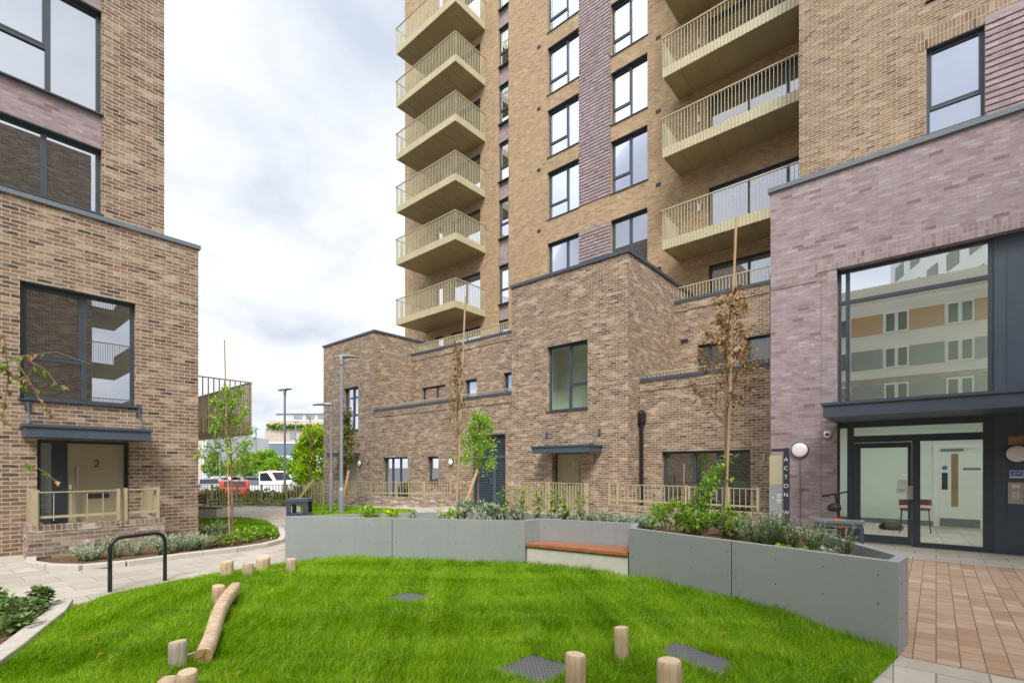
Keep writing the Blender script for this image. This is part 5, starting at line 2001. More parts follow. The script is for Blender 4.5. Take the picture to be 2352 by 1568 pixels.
# timber posts and balance beam
def log_post(x, y, ztop, r, label, lean=(0, 0), seed=0, mat='log_wood', cut=(0, 0)):
    rr = random.Random(seed)
    z0 = hz(x, y) - .1
    t = thing('log_post', (x, y, z0 + .1), label, 'log post', 'timber log posts in the lawn')
    mb, top = MB(), MB()
    n, k = 18, 8
    rings = []
    ph = [rr.uniform(0, 6.28) for _ in range(4)]
    for j in range(k + 1):
        f = j / k
        z = z0 + (ztop - z0) * f
        ring = []
        for i in range(n):
            a = 2 * math.pi * i / n
            q = r * (1 + .035 * math.sin(2 * a + ph[0]) + .02 * math.sin(3 * a + ph[1] + f * 2) + .02 * math.sin(5 * f + ph[2]))
            ring.append((x + lean[0] * f + q * math.cos(a), y + lean[1] * f + q * math.sin(a), z + (cut[0] * math.cos(a) + cut[1] * math.sin(a)) * r * f))
        rings.append(ring)
    # chamfered top
    ring = [((px - x - lean[0]) * .90 + x + lean[0], (py - y - lean[1]) * .90 + y + lean[1], pz + .012) for px, py, pz in rings[-1]]
    rings.append(ring)
    for a, b in zip(rings, rings[1:]):
        for i in range(n):
            i2 = (i + 1) % n
            mb.face([a[i], a[i2], b[i2], b[i]])
    mb.build('trunk', mat, t, smooth=True, weld=True)
    off = rr.uniform(-.12, .12)
    top.face([(p[0], p[1], p[2] + .0005) for p in ring], uv=[(math.cos(2 * math.pi * i / n) * .6 + off, math.sin(2 * math.pi * i / n) * .6 - off) for i in range(n)])
    top.build('top', 'log_top', t)
    return t


def dpost(x, ytop, ztop):
    d = (EYE - ztop) * F / (ytop - HY)
    return gp(x, d)


posts = [
    (2.55, 7.40, .29, .078, 'short log post leftmost of the four at the path edge', (.01, .0)),
    (2.63, 6.87, .32, .064, 'log post second from the left in the row of four, nearest the beam', (.0, .0)),
    (2.99, 7.28, .30, .088, 'thickest log post of the row of four at the path edge', (.0, .0)),
    (3.15, 6.76, .32, .066, 'log post nearest the left end of the grey planter', (.0, .0)),
    (1.885, 5.70, .345, .062, 'log post holding the far end of the balance beam', (.0, .0)),
    (1.095, 4.10, .345, .056, 'weathered grey log post holding the near end of the balance beam', (.0, .0)),
    (*dpost(430, 1546, .33), .33, .056, 'log post just in front of the grey weathered post at the bottom edge', (.0, .0)),
    (*dpost(1429, 1444, .386), .386, .056, 'slim knotty log post between the two large metal covers', (.0, .01)),
    (*dpost(1322, 1505, .386), .386, .064, 'log post at the bottom edge right beside a square metal cover', (.0, .0)),
    (*dpost(1537, 1519, .39), .39, .076, 'stout log post at the bottom edge nearest the planter corner', (.0, .0)),
]
for i, (x, y, zt_, r, lab, lean) in enumerate(posts):
    log_post(x, y, zt_, r, lab, lean, 11 + i, 'log_grey' if 'weathered grey' in lab and 'just in front' not in lab else 'log_wood', cut=(random.Random(i).uniform(-.12, .12), random.Random(i + 50).uniform(-.12, .12)))


def beam(p0, p1, r, label, seed, sag=0.0):
    rr = random.Random(seed)
    p0, p1 = Vector(p0), Vector(p1)
    d = (p1 - p0); L = d.length; d.normalize()
    s = d.cross(Vector((0, 0, 1))).normalized(); u = s.cross(d)
    t = thing('balance_beam', tuple(p0), label, 'balance beam')
    mb = MB(); n, k = 20, 16
    rings = []
    ph = [rr.uniform(0, 6.28) for _ in range(4)]
    for j in range(k + 1):
        f = j / k
        c = p0 + d * (L * f) + s * (.02 * math.sin(5.2 * f + ph[0])) + u * (sag * math.sin(math.pi * f) + .008 * math.sin(7 * f + ph[3]))
        q = r * (1 + .05 * math.sin(6 * f + ph[1]))
        if j == 0: q *= .97
        if j == k: q *= .93
        ring = []
        for i in range(n):
            a = 2 * math.pi * i / n
            qq = q * (1 + .03 * math.sin(3 * a + ph[2] + 2 * f) + .02 * math.sin(2 * a))
            zz = qq * math.sin(a)
            if zz > q * .86: zz = q * .86           # worn flat on top
            ring.append(c + s * (qq * math.cos(a)) + u * zz)
        rings.append(ring)
    for a, b in zip(rings, rings[1:]):
        for i in range(n): mb.face([a[i], a[(i + 1) % n], b[(i + 1) % n], b[i]])
    mb.build('log', 'log_wood', t, smooth=True, weld=True)
    for ring, dd, mt in ((rings[0], -d, 'log_end'), (rings[-1], d, 'log_top')):
        e = MB()
        e.face([tuple(p + dd * .001) for p in ring], uv=[(math.cos(2 * math.pi * i / n) * .6 + .06, math.sin(2 * math.pi * i / n) * .6) for i in range(n)])
        if mt == 'log_end':
            pass
        e.build('end_face', mt, t)
    ck = MB()
    c0 = sum(rings[0], Vector()) / n
    for a0 in (1.2, 3.5, 5.2):
        a_ = c0 - d * .0025
        b_ = a_ + s * (r * .85 * math.cos(a0)) + u * (r * .8 * math.sin(a0))
        m_ = a_.lerp(b_, .5) + s * .004
        ck.tube([a_, m_, b_], [.0022, .0018, .0008], 4)
    ck.build('crack', 'black_plastic', t)
    return t


bm1 = beam((1.228, 4.087, .215), (2.10, 5.86, .285), .064, 'long pale timber balance beam lying between two log posts', 3)
mb = MB()
mb.tube([(1.10, 4.12, .235), (1.25, 4.13, .235)], .009, 6); mb.tube([(1.885, 5.70, .275), (2.05, 5.72, .275)], .009, 6)
mb.build('fixing_rod', 'steel', bm1)
X0, Y0 = dpost(378, 1566, .24)
beam((X0 - .75, Y0 - 1.5, .24), (X0, Y0, .225), .066, 'end of a second timber beam at the bottom edge, lower left', 9)

# bench by the fence (left)
X, Y = gp(470, 14.9)
rt = math.atan2(RT[1], RT[0])
bt = thing('bench', (X, Y, 0), 'dark slatted bench with a backrest on a pale concrete plinth by the fence', 'bench')
m = Matrix.Rotation(rt, 3, 'Z')
def loc(a, b, c): return Vector((X, Y, c)) + m @ Vector((a, b, 0))
mb = MB(); mb.obox(loc(-.35, 0, .12), (.88, .28, .22), rt); mb.build('plinth', 'concrete', bt, bevel=.012)
mb = MB()
for i in range(4): mb.obox(loc(-.30, -.21 + i * .14, .395), (.85, .055, .02), rt)
mb.build('seat', 'wood_veneer', bt)
mb = MB()
for i in range(3): mb.obox(loc(-.70, .22 + i * .02, .52 + i * .1), (.62, .018, .04), rt)
mb.build('backrest', 'wood_veneer', bt)
mb = MB()
for a in (-1.2, -.12): mb.bar(loc(a, .16, .36), loc(a, .29, .80), .05, .03)
mb.build('backrest_support', 'black_steel', bt)
mb = MB()
mb.tube([loc(.30, .2, .40), loc(.30, .2, .58), loc(.30, -.2, .58), loc(.30, -.2, .40)], .018, 6)
mb.build('armrest', 'black_steel', bt)

# sign totem
X, Y = gp(1797, 9.35)
t = thing('sign_totem', (X, Y, 0), 'gold and grey sign totem with vertical white lettering ACTON', 'sign')
ct, st_ = FW
mb = MB()
# dark slab, its narrow face towards the camera
fwd = Vector((1.0, 0.15, 0)).normalized()
sdv = Vector((fwd.y, -fwd.x, 0))
rot = math.atan2(fwd.y, fwd.x)
def tl(f, s, z): return Vector((X, Y, z)) + fwd * f + sdv * s
mb.obox(tl(0.02, .07, .955), (.20, .042, 1.0), rot)
mb.obox(tl(0.185, -.09, 1.9275), (.035, .11, .0275), rot)
mb.build('dark_slab', 'frame_dark', t)
mb = MB(); mb.obox(tl(.02, -.09, 1.545), (.16, .117, .275), rot); mb.build('gold_panel', 'gold', t)
mb = MB(); mb.obox(tl(.02, -.09, .61), (.162, .119, .655), rot); mb.build('grey_panel', 'planter_grey', t)
rz = rot - R(90)
for i, ch in enumerate('ACTON W'):
    if ch == ' ': continue
    text_mesh(ch, .10, tuple(tl(-.183, .07, 1.74 - i * .165)), (R(90), 0, rz), 'white_plastic', t, 'lettering')
mb = MB()
for zz in (1.08, .98, .70, .60, .36):
    mb.obox(tl(-.143, -.04, zz), (.001, .04, .010), rot); mb.obox(tl(-.143, -.05, zz - .04), (.001, .03, .009), rot)
for zz in (1.02, .64, .38): mb.obox(tl(-.143, -.15, zz), (.001, .018, .006), rot)
mb.build('direction_lines', 'white_plastic', t)

# side table and folded scooter by the lobby
X, Y = gp(1926, 8.9)
t = thing('side_table', (X, Y, 0), 'low dark grey table outside the lobby behind the planter', 'table')
rot = R(97)
m = Matrix.Rotation(rot, 3, 'Z')
mb = MB(); mb.obox((X, Y, .62), (.38, .22, .022), rot); mb.obox((X, Y, .565), (.35, .19, .03), rot); mb.build('table_top', 'coping_grey', t)
for sx in (-1, 1):
    for sy in (-1, 1):
        c = Vector((X, Y, .27)) + m @ Vector((sx * .34, sy * .18, 0)); mb = MB(); mb.obox(c, (.03, .03, .27), rot); mb.build('leg', 'panel_blue', t)
mb = MB(); mb.obox((X - .05, Y + .02, .647), (.05, .09, .004), rot + .3)
tag(mb.build('leaflet', 'light_orange'), 'small orange leaflet lying on the dark table', 'leaflet')

X, Y = gp(1917, 10.2)
t = thing('kick_scooter', (X, Y, 0), 'black scooter with red parts parked by the lobby window', 'scooter')
dv = Vector((RT[0], RT[1], 0)); fv = Vector((FW[0], FW[1], 0))
O = Vector((X, Y, 0))
mb = MB(); mb.tube([O + dv * .16 + Vector((0, 0, .18)), O + dv * .10 + Vector((0, 0, .55)), O + dv * .02 + Vector((0, 0, 1.03))], [.026, .024, .02], 8); mb.build('steering_column', 'black_steel', t)
mb = MB(); mb.tube([O - dv * .24 + Vector((0, 0, 1.0)), O + dv * .02 + Vector((0, 0, 1.04)), O + dv * .27 + Vector((0, 0, 1.09))], .017, 8); mb.tube([O - dv * .25 + Vector((0, 0, 1.0)), O - dv * .12 + Vector((0, 0, 1.015))], .026, 8); mb.build('handlebar', 'black_plastic', t)
mb = MB(); mb.tube([O + dv * .125 + Vector((0, 0, .40)), O + dv * .095 + Vector((0, 0, .58))], .03, 8); mb.build('red_collar', 'red_plastic', t)
mb = MB(); mb.obox(O - dv * .05 + Vector((0, 0, .14)), (.30, .075, .025), rt); mb.build('deck', 'black_plastic', t)
mb = MB(); mb.obox(O + dv * .15 + Vector((0, 0, .36)), (.13, .05, .022), rt); mb.obox(O + dv * .2 + Vector((0, 0, .28)), (.02, .03, .1), rt); mb.build('mudguard', 'red_plastic', t)
for s_, nm in ((-.33, 'wheel'), (.22, 'wheel')):
    c = O + dv * s_ + Vector((0, 0, .11)); mb = MB()
    pts = [c + dv * (.08 * math.cos(a)) + Vector((0, 0, .08 * math.sin(a))) for a in [2 * math.pi * i / 14 for i in range(15)]]
    mb.tube(pts, .03, 8); mb.build(nm, 'tyre', t)
mb = MB(); c = O - dv * .16 + Vector((0, 0, .40)); mb.obox(c, (.17, .09, .075), rt); mb.lathe(tuple(c + dv * .1 + Vector((0, 0, .03))), [(.08, -.06), (.1, 0), (.07, .07)], 10)
mb.build('saddle_bag', 'black_plastic', t)
c = O - dv * .06 - fv * .08 + Vector((0, 0, .76)); mb = MB(); mb.lathe(tuple(c), [(.10, -.07), (.13, -.02), (.12, .04), (.07, .085), (.01, .1)], 14)
tag(mb.build('helmet', 'black_plastic', smooth=True), 'black cycle helmet hanging from the scooter handlebar', 'helmet')


# ------------------------------------------------------------------ plants
def leaf(mb, p, d, L, W, fold=.25, up=None):
    """diamond leaf folded along its midrib"""
    d = d.normalized()
    ref = up or Vector((0, 0, 1))
    s = d.cross(ref)
    if s.length < .05: s = d.orthogonal()
    s.normalize(); u = s.cross(d)
    i = len(mb.v)
    mid = p + d * (L * .45)
    mb.v += [tuple(p), tuple(mid + s * W / 2 + u * W * fold), tuple(p + d * L), tuple(mid - s * W / 2 + u * W * fold)]
    mb.f += [(i, i + 1, i + 2), (i, i + 2, i + 3)]


def rvec(rr, up=0.0):
    v = Vector((rr.gauss(0, 1), rr.gauss(0, 1), rr.gauss(0, 1) + up))
    return v.normalized()


def bush(name, x, y, z, rad, h, n, L, W, mat, label, cat='shrub', group=None, stem=True, seed=0, lumps=5, upright=.3):
    rr = random.Random(seed)
    t = thing(name, (x, y, z), label, cat, group)
    mb, sm = MB(), MB()
    ls = []
    for k in range(lumps):
        a, q = rr.uniform(0, 6.28), rad * math.sqrt(rr.random()) * .75
        ls.append((x + q * math.cos(a), y + q * math.sin(a), z + h * rr.uniform(.35, .85), rad * rr.uniform(.35, .6)))
    for i in range(n):
        lx, ly, lz, lr = rr.choice(ls)
        v = rvec(rr, .25)
        q = lr * rr.uniform(.55, 1.05)
        p = Vector((lx + v.x * q, ly + v.y * q, lz + v.z * min(q, h * .45)))
        if p.z < z + .01: p.z = z + rr.uniform(.01, .08)
        d = (v + rvec(rr) * .8 + Vector((0, 0, upright)))
        leaf(mb, p, d, L * rr.uniform(.6, 1.2), W * rr.uniform(.7, 1.15), rr.uniform(.05, .3))
    mb.build('foliage', mat, t, uv=False)
    if stem:
        for lx, ly, lz, lr in ls:
            sm.tube([(x + rr.uniform(-.02, .02), y + rr.uniform(-.02, .02), z - .05), ((x + lx) / 2, (y + ly) / 2, (z + lz) / 2 + .02), (lx, ly, lz)], [.008, .006, .003], 5)
        sm.build('stems', 'stem_brown', t, uv=False)
    return t


def spiky(name, x, y, z, rad, h, n, mat, label, seed=0, flowers=0, cat='shrub', group=None, ll=.028, per=26):
    """upright aromatic shrub: many needle-leaved shoots"""
    rr = random.Random(seed)
    t = thing(name, (x, y, z), label, cat, group)
    mb, sm, fl = MB(), MB(), MB()
    for i in range(n):
        a, q = rr.uniform(0, 6.28), rad * .35 * math.sqrt(rr.random())
        b = Vector((x + q * math.cos(a), y + q * math.sin(a), z - .02))
        H = h * rr.uniform(.55, 1.0)
        out = rad * rr.uniform(.2, 1.0)
        bend = Vector((math.cos(a), math.sin(a), 0))
        pts = [b, b + bend * out * .35 + Vector((0, 0, H * .5)), b + bend * out + Vector((rr.uniform(-.03, .03), rr.uniform(-.03, .03), H))]
        sm.tube(pts, [.004, .003, .002], 4, cap=False)
        for k in range(per):
            f = .12 + .88 * (k + rr.random()) / per
            p = pts[0].lerp(pts[1], f * 2) if f < .5 else pts[1].lerp(pts[2], f * 2 - 1)
            d = rvec(rr) * .9 + Vector((0, 0, .7)) + bend * .3
            leaf(mb, p, d, ll * rr.uniform(.7, 1.4), ll * .27, .1)
        if flowers and rr.random() < flowers:
            for k in range(7): leaf(fl, pts[2] + Vector((0, 0, .012 * k)), rvec(rr, .3), .016, .010, .1)
    mb.build('foliage', mat, t, uv=False)
    sm.build('stems', 'stem_green', t, uv=False)
    if fl.v: fl.build('flowers', 'flower_violet', t, uv=False)
    return t


def stemmy(name, x, y, z, h, label, mat='leaf_fresh', stems=2, leaves=26, L=.09, seed=0, cat='shrub', group=None, spread=.15):
    rr = random.Random(seed)
    t = thing(name, (x, y, z), label, cat, group)
    mb, sm = MB(), MB()
    for k in range(stems):
        a = rr.uniform(0, 6.28)
        e = Vector((x + spread * math.cos(a) * rr.uniform(.3, 1), y + spread * math.sin(a) * rr.uniform(.3, 1), z + h * rr.uniform(.7, 1)))
        b = Vector((x, y, z - .03)); m_ = b.lerp(e, .5) + Vector((rr.uniform(-.03, .03), rr.uniform(-.03, .03), 0))
        sm.tube([b, m_, e], [.007, .005, .002], 5)
        for i in range(leaves):
            f = rr.uniform(.25, 1)
            p = b.lerp(m_, f * 2) if f < .5 else m_.lerp(e, f * 2 - 1)
            v = rvec(rr, .1); v.z *= .6
            p2 = p + v * rr.uniform(.01, .07)
            leaf(mb, p2, v + Vector((0, 0, -.25)), L * rr.uniform(.6, 1.2), L * .62, .18)
    mb.build('foliage', mat, t, uv=False); sm.build('stems', 'stem_green', t, uv=False)
    return t


def pln(x, d, z=ZSOIL): return (*gp(x, d), z)


GPB = 'plants in the grey planter'
# left part of the planter
bush('low_plant', *pln(850, 8.2), .20, .20, 170, .065, .05, 'leaf_fresh', 'low fresh green plant at the far left of the planter', 'plant', GPB, seed=1, stem=False)
bush('low_plant', *pln(893, 8.15), .16, .17, 130, .065, .05, 'leaf_bright', 'low yellow green plant second from the far left of the planter', 'plant', GPB, seed=2, stem=False)
bush('low_plant', *pln(952, 8.2), .14, .12, 90, .05, .04, 'leaf_sage', 'small grey green plant left of the tall bare tree', 'plant', GPB, seed=21, stem=False)
stemmy('low_plant', *pln(1012, 8.05), .36, 'single small leafy upright plant left of the tree stakes', 'leaf_bright', 2, 22, .06, 3, 'plant', GPB, .05)
bush('low_plant', *pln(1030, 7.95), .17, .16, 150, .06, .05, 'leaf_fresh', 'low bright green plant beneath the small upright one', 'plant', GPB, seed=4, stem=False)
bush('sage_bush', *pln(1065, 8.15), .17, .36, 330, .075, .035, 'leaf_sage', 'grey green sage bush at the foot of the tall bare tree', 'shrub', GPB, seed=5)
bush('sage_bush', *pln(1112, 8.0), .17, .34, 330, .075, .035, 'leaf_sage', 'grey green sage bush in front of the leaning stake', 'shrub', GPB, seed=6)
bush('sage_bush', *pln(1140, 7.9), .15, .34, 300, .075, .035, 'leaf_sage', 'grey green sage bush in front of the louvred door', 'shrub', GPB, seed=7)
bush('sage_bush', *pln(1188, 7.8), .16, .28, 280, .075, .035, 'leaf_sage', 'grey green sage bush nearest the bench niche', 'shrub', GPB, seed=8)
for i, (x, h, lab) in enumerate(((1158, .62, 'spindly leafy plant in front of the louvred door'), (1200, .70, 'spindly leafy plant left of the door 1 gate'), (1236, .60, 'spindly leafy plant at the left edge of the gate'),
                                 (1268, .62, 'spindly leafy plant in front of door number 1'), (1300, .58, 'spindly leafy plant right of the white rubbish in front of door 1'), (1335, .62, 'spindly leafy plant at the right end of the gate'))):
    stemmy('leafy_plant', *pln(x, 8.0 if x < 1250 else 7.75), h, lab, 'leaf_green', 3, 26, .085, 30 + i, 'plant', GPB, .13)
for i, (x, d, h, lab) in enumerate(((1335, 7.65, .20, 'lavender clump leftmost behind the bench'), (1375, 7.55, .27, 'tallest lavender clump behind the bench left half'), (1415, 7.45, .26, 'lavender clump behind the middle of the bench'),
                                    (1455, 7.3, .20, 'lavender clump behind the right end of the bench'), (1490, 7.25, .26, 'lavender clump behind the corner of the right planter'))):
    spiky('lavender', *pln(x, d), .2, h, 34, 'leaf_lavender', lab, 60 + i, .15, 'lavender', GPB, .042, 26)
# right part
for i, (x, d, r, h, n, mt, lab) in enumerate(((1530, 6.75, .22, .34, 330, 'leaf_fresh', 'dense leafy shrub at the left corner of the right planter'), (1575, 6.5, .24, .36, 380, 'leaf_green', 'dense leafy shrub under the climbing plant'),
                                           (1620, 6.45, .18, .30, 260, 'leaf_fresh', 'leafy shrub left of the staked tree foot'), (1690, 6.2, .16, .33, 240, 'leaf_green', 'leafy shrub right of the staked tree foot'),
                                           (1662, 6.5, .2, .38, 260, 'leaf_green', 'leafy shrub behind the staked tree foot'))):
    bush('leafy_shrub', *pln(x, d), r, h, int(n * .72), .075, .055, mt, lab, 'shrub', GPB, seed=80 + i)
rr = random.Random(5)
X, Y = gp(1590, 6.7)
t = thing('climbing_plant', (X, Y, ZSOIL), 'tall arching leafy plant left of the brown leaved tree', 'plant', GPB)
mb, sm = MB(), MB()
for k in range(15):
    b = Vector((X, Y, ZSOIL)) + dv * rr.uniform(-.2, .2)
    e = Vector((X, Y, ZSOIL)) + dv * rr.uniform(-.30, .62) + fv * rr.uniform(-.15, .2) + Vector((0, 0, rr.uniform(.35, .92)))
    if k > 10: e = Vector((X, Y, ZSOIL)) + dv * rr.uniform(.35, .66) + fv * rr.uniform(-.1, .1) + Vector((0, 0, rr.uniform(.75, 1.08)))
    m_ = b.lerp(e, .55) + Vector((0, 0, .12)) - dv * .05
    sm.tube([b, m_, e], [.006, .005, .002], 5)
    for i in range(44):
        f = rr.uniform(.12, 1); p = b.lerp(m_, f * 2) if f < .5 else m_.lerp(e, f * 2 - 1)
        v = rvec(rr); leaf(mb, p + v * rr.uniform(0, .05), v + Vector((0, 0, -.2)), .07 * rr.uniform(.6, 1.2), .042, .15)
mb.build('foliage', 'leaf_fresh', t, uv=False); sm.build('stems', 'stem_green', t, uv=False)
mb = MB(); p = Vector((X, Y, ZSOIL)) - dv * .12; mb.tube([p, p + Vector((.02, 0, .95))], .007, 5)
tag(mb.build('garden_cane', 'cane'), 'thin bamboo cane beside the tall arching plant', 'cane')
for i, (x, d, h, n, r, lab) in enumerate(((1735, 5.65, .36, 46, .22, 'rosemary bush right of the staked tree, in front of the totem'), (1772, 5.5, .44, 56, .24, 'largest rosemary bush in the middle of the right planter'), (1815, 5.6, .33, 30, .18, 'rosemary bush below the totem lettering'),
                                       (1868, 5.2, .36, 22, .14, 'rosemary bush in front of the dark table'), (1893, 5.5, .24, 16, .14, 'small rosemary bush behind the others near the dark table'), (1938, 4.95, .34, 16, .10, 'last rosemary sprigs near the planter tip'))):
    spiky('rosemary', *pln(x, d), r, h, n, 'leaf_rosemary', lab, 100 + i, .18 if i < 3 else .05, 'rosemary', GPB, .042, 30)
for i, (x, d, lab) in enumerate(((1800, 5.15, 'low yellow green plant under the rosemary'), (1850, 5.0, 'tiny yellow green seedling near the planter tip'), (1905, 4.9, 'low grey green sprawl by the planter tip'))):
    bush('low_plant', *pln(x, d), .10, .08, 60, .035, .028, ('leaf_bright', 'leaf_fresh', 'leaf_lavender')[i], lab, 'plant', GPB, seed=130 + i, stem=False)

# bed along the left house
GB = 'plants in the kerbed bed by the left house'
for i, (x, y, r, h, n, mt, lab) in enumerate(((205, 1290, .24, .26, 50, 'leaf_lavender', 'grey green shrub leftmost against the porch wall'), (262, 1285, .16, .34, 26, 'leaf_lavender', 'taller grey green shrub behind the black cycle hoop'),
                                           (310, 1280, .13, .26, 18, 'leaf_lavender', 'small wispy grey green shrub inside the cycle hoop'), (372, 1275, .22, .30, 50, 'leaf_lavender', 'grey green shrub at the end of the porch wall'),
                                           (425, 1268, .26, .30, 60, 'leaf_lavender', 'broad grey green shrub below the brick corner'), (470, 1262, .2, .28, 45, 'leaf_lavender', 'grey green shrub right of the brick corner'), (498, 1232, .26, .30, 50, 'leaf_rosemary', 'dark green shrub behind the others near the brick corner'))):
    X, Y = ground_pt(x, y)
    spiky('lavender', X, Y, .03, r * 1.2, h * 1.2, n, mt, lab, 150 + i, 0, 'shrub', GB, .05, 28)
for i, (x, y, r, lab) in enumerate(((520, 1256, .22, 'low leafy plant at the foot of the staked young tree'), (556, 1248, .24, 'low leafy plant right of the staked young tree'), (590, 1240, .22, 'low leafy plant towards the bed tip'), (622, 1238, .16, 'small yellow green plant at the bed tip'))):
    X, Y = ground_pt(x, y)
    bush('low_plant', X, Y, .03, r, .2, 230, .08, .06, 'leaf_fresh' if i else 'leaf_green', lab, 'plant', GB, seed=170 + i, stem=False)
# foreground bed
for i, (x, y, r, h, n, lab) in enumerate(((60, 1416, .19, .22, 520, 'large mid green leafy plant right in the near left bed'), (0, 1446, .2, .19, 420, 'mid green leafy plant at the left picture edge'), (-5, 1405, .18, .18, 300, 'mid green leafy plant behind at the left picture edge'), (36, 1458, .13, .11, 200, 'low mid green leafy plant nearest the soil edge'))):
    X, Y = ground_pt(x, y)
    bush('leafy_plant', X, Y, .03, r, h, n, .062, .058, 'leaf_mid', lab, 'plant', 'plants in the near left bed', seed=190 + i, upright=.1)
# plants along the fence foot and the garden wall foot
for i in range(11):
    x = 468 + i * 24
    X, Y = gp(x, 20.0)
    bush('low_plant', X, Y, 0, .3, .26, 120, .09, .05, ('leaf_sage', 'leaf_green', 'leaf_olive')[i % 3],
         ('grey green', 'mid green', 'olive green')[i % 3] + ' low plant along the foot of the boundary fence', 'plant', ('grey green', 'mid green', 'olive green')[i % 3] + ' plants below the boundary fence', seed=210 + i, stem=False)


# ------------------------------------------------------------------ young trees
def young_tree(name, x, y, z0, h, c0, cr, n_br, n_leaf, L, mat, label, seed, trunk_r=.028, lean=(0, 0), density_top=.6, up=1.1, toss=.04):
    rr = random.Random(seed)
    t = thing(name, (x, y, z0), label, 'tree')
    mb, tr = MB(), MB()
    P = []
    for i in range(8):
        f = i / 7
        P.append(Vector((x + lean[0] * f + .02 * math.sin(5 * f + seed), y + lean[1] * f + .02 * math.cos(4 * f + seed), z0 - .05 + (h + .05) * f)))
    tr.tube(P, [trunk_r * (1 - .85 * i / 7) for i in range(8)], 8)

    def at(f):
        f = min(max(f, 0), .999) * 7; i = int(f); return P[i].lerp(P[i + 1], f - i)
    tips = []
    for k in range(n_br):
        f = c0 + (.97 - c0) * (k + rr.random() * .8) / n_br
        b = at(f)
        a = k * 2.4 + rr.uniform(-.5, .5)
        ln = cr * (1.15 - (f - c0) / (1 - c0) * (1 - density_top * .45)) * rr.uniform(.65, 1.1)
        dirv = Vector((math.cos(a), math.sin(a), up * rr.uniform(.6, 1.2))).normalized()
        m_ = b + dirv * ln * .55 + Vector((0, 0, -.02)); e = b + dirv * ln + Vector((math.cos(a) * .1 * ln, math.sin(a) * .1 * ln, .12 * ln))
        r0 = trunk_r * .34
        tr.tube([b, m_, e], [r0, r0 * .6, r0 * .25], 5, cap=False)
        tips.append((b, m_, e))
        for q in range(2):
            s0 = m_.lerp(e, rr.uniform(0, .6)); e2 = s0 + (dirv + rvec(rr) * .9).normalized() * ln * rr.uniform(.25, .45)
            tr.tube([s0, e2], [r0 * .4, r0 * .2], 4, cap=False); tips.append((s0, s0.lerp(e2, .5), e2))
    tr.build('trunk', 'bark', t, uv=False)
    for i in range(n_leaf):
        b, m_, e = rr.choice(tips)
        f = rr.uniform(.12, 1.05) ** .8
        p = b.lerp(m_, f * 2) if f < .5 else m_.lerp(e, f * 2 - 1)
        v = rvec(rr)
        leaf(mb, p + v * rr.uniform(.0, toss), v + Vector((0, 0, -.35)), L * rr.uniform(.55, 1.2), L * .6 * rr.uniform(.7, 1.1), rr.uniform(.05, .4))
    mb.build('crown', mat, t, uv=False)
    return t


def stake(p0, p1, r, label, mat='cane'):
    mb = MB(); mb.tube([p0, p1], r, 7)
    return tag(mb.build('tree_stake', mat, uv=False), label, 'stake', 'timber tree stakes and canes')


X, Y = gp(531, 10.94)
young_tree('young_tree', X, Y, 0, 3.25, .36, .80, 28, 1700, .085, 'leaf_fresh', 'young green tree with ascending branches by the brick corner', 1, .032, up=1.15, toss=.06)
stake((X - .05, Y - .05, 0), (X - .14, Y + .0, 4.4), .014, 'tall thin cane tied to the young tree by the brick corner')
X, Y = gp(1049, 8.35)
young_tree('young_tree', X, Y, ZSOIL, 3.05, .42, .34, 20, 330, .07, 'leaf_brown', 'thin almost bare tree with brown leaves in the left planter', 2, .024, lean=(.02, -.03), up=2.4)
stake((X - .03, Y - .02, ZSOIL), (gp(1069, 8.35)[0], gp(1069, 8.35)[1], zd(680, 8.35)), .016, 'long cane beside the thin bare tree in the planter')
X, Y = gp(1660, 6.75)
young_tree('young_tree', X, Y, ZSOIL, 3.25, .43, .66, 30, 640, .086, 'leaf_brown', 'staked tree with dry brown leaves in the right planter', 3, .028, lean=(.06, -.09), up=1.3, toss=.05)
stake((X - .03, Y - .04, ZSOIL), (gp(1691, 6.65)[0], gp(1691, 6.65)[1], zd(500, 6.65)), .017, 'thick tall timber stake beside the brown leaved tree')
X, Y = gp(1100, 11)
young_tree('young_tree', X, Y, 0, 2.75, .50, .55, 34, 2300, .075, 'leaf_fresh', 'small bushy green tree in front of the louvred door', 4, .02, up=.9, toss=.09)
stake((*gp(1060, 10.7), 0.55), (*gp(1097, 10.9), zd(1078, 10.9)), .03, 'leaning round timber stake of the bushy green tree', 'stake_wood')
X, Y = gp(797, 18.3)
young_tree('young_tree', X, Y, 0, 3.7, .42, .42, 24, 1300, .12, 'leaf_olive', 'young olive green tree behind the tall street lamp', 5, .03, up=1.4, toss=.1)
stake((*gp(787, 18.2), .3), (*gp(801, 18.3), zd(1080, 18.3)), .05, 'thick leaning stake of the tree behind the street lamp', 'stake_wood')
X, Y = gp(713, 19.3)
young_tree('young_tree', X, Y, 0, 3.6, .40, .35, 18, 170, .075, 'leaf_brown', 'slender brown leaved tree in front of the bright green tree', 6, .024, up=1.8)
stake((*gp(683, 19.0), .3), (*gp(722, 19.2), zd(1101, 19.2)), .045, 'leaning pale timber stake in front of the boundary fence', 'stake_wood')


# ------------------------------------------------------------------ branch reaching in from the left
rr = random.Random(12)
X, Y = gp(-75, 4.9)
t = thing('garden_tree', (X, Y, 0), 'thin branches with curled green and brown leaves reaching in at the left edge', 'tree')
tr, mb, br = MB(), MB(), MB()
tk = [Vector((X, Y, -.02)), Vector((X + .01, Y, 1.2)), Vector((X, Y + .02, 2.9)), Vector((X - .02, Y, 3.6))]
tr.tube(tk, [.035, .03, .018, .006], 8)
L_, U_ = Vector((RT[0], RT[1], 0)), Vector((0, 0, 1))


def px(x, y, d): return Vector((*gp(x, d), zd(y, d)))


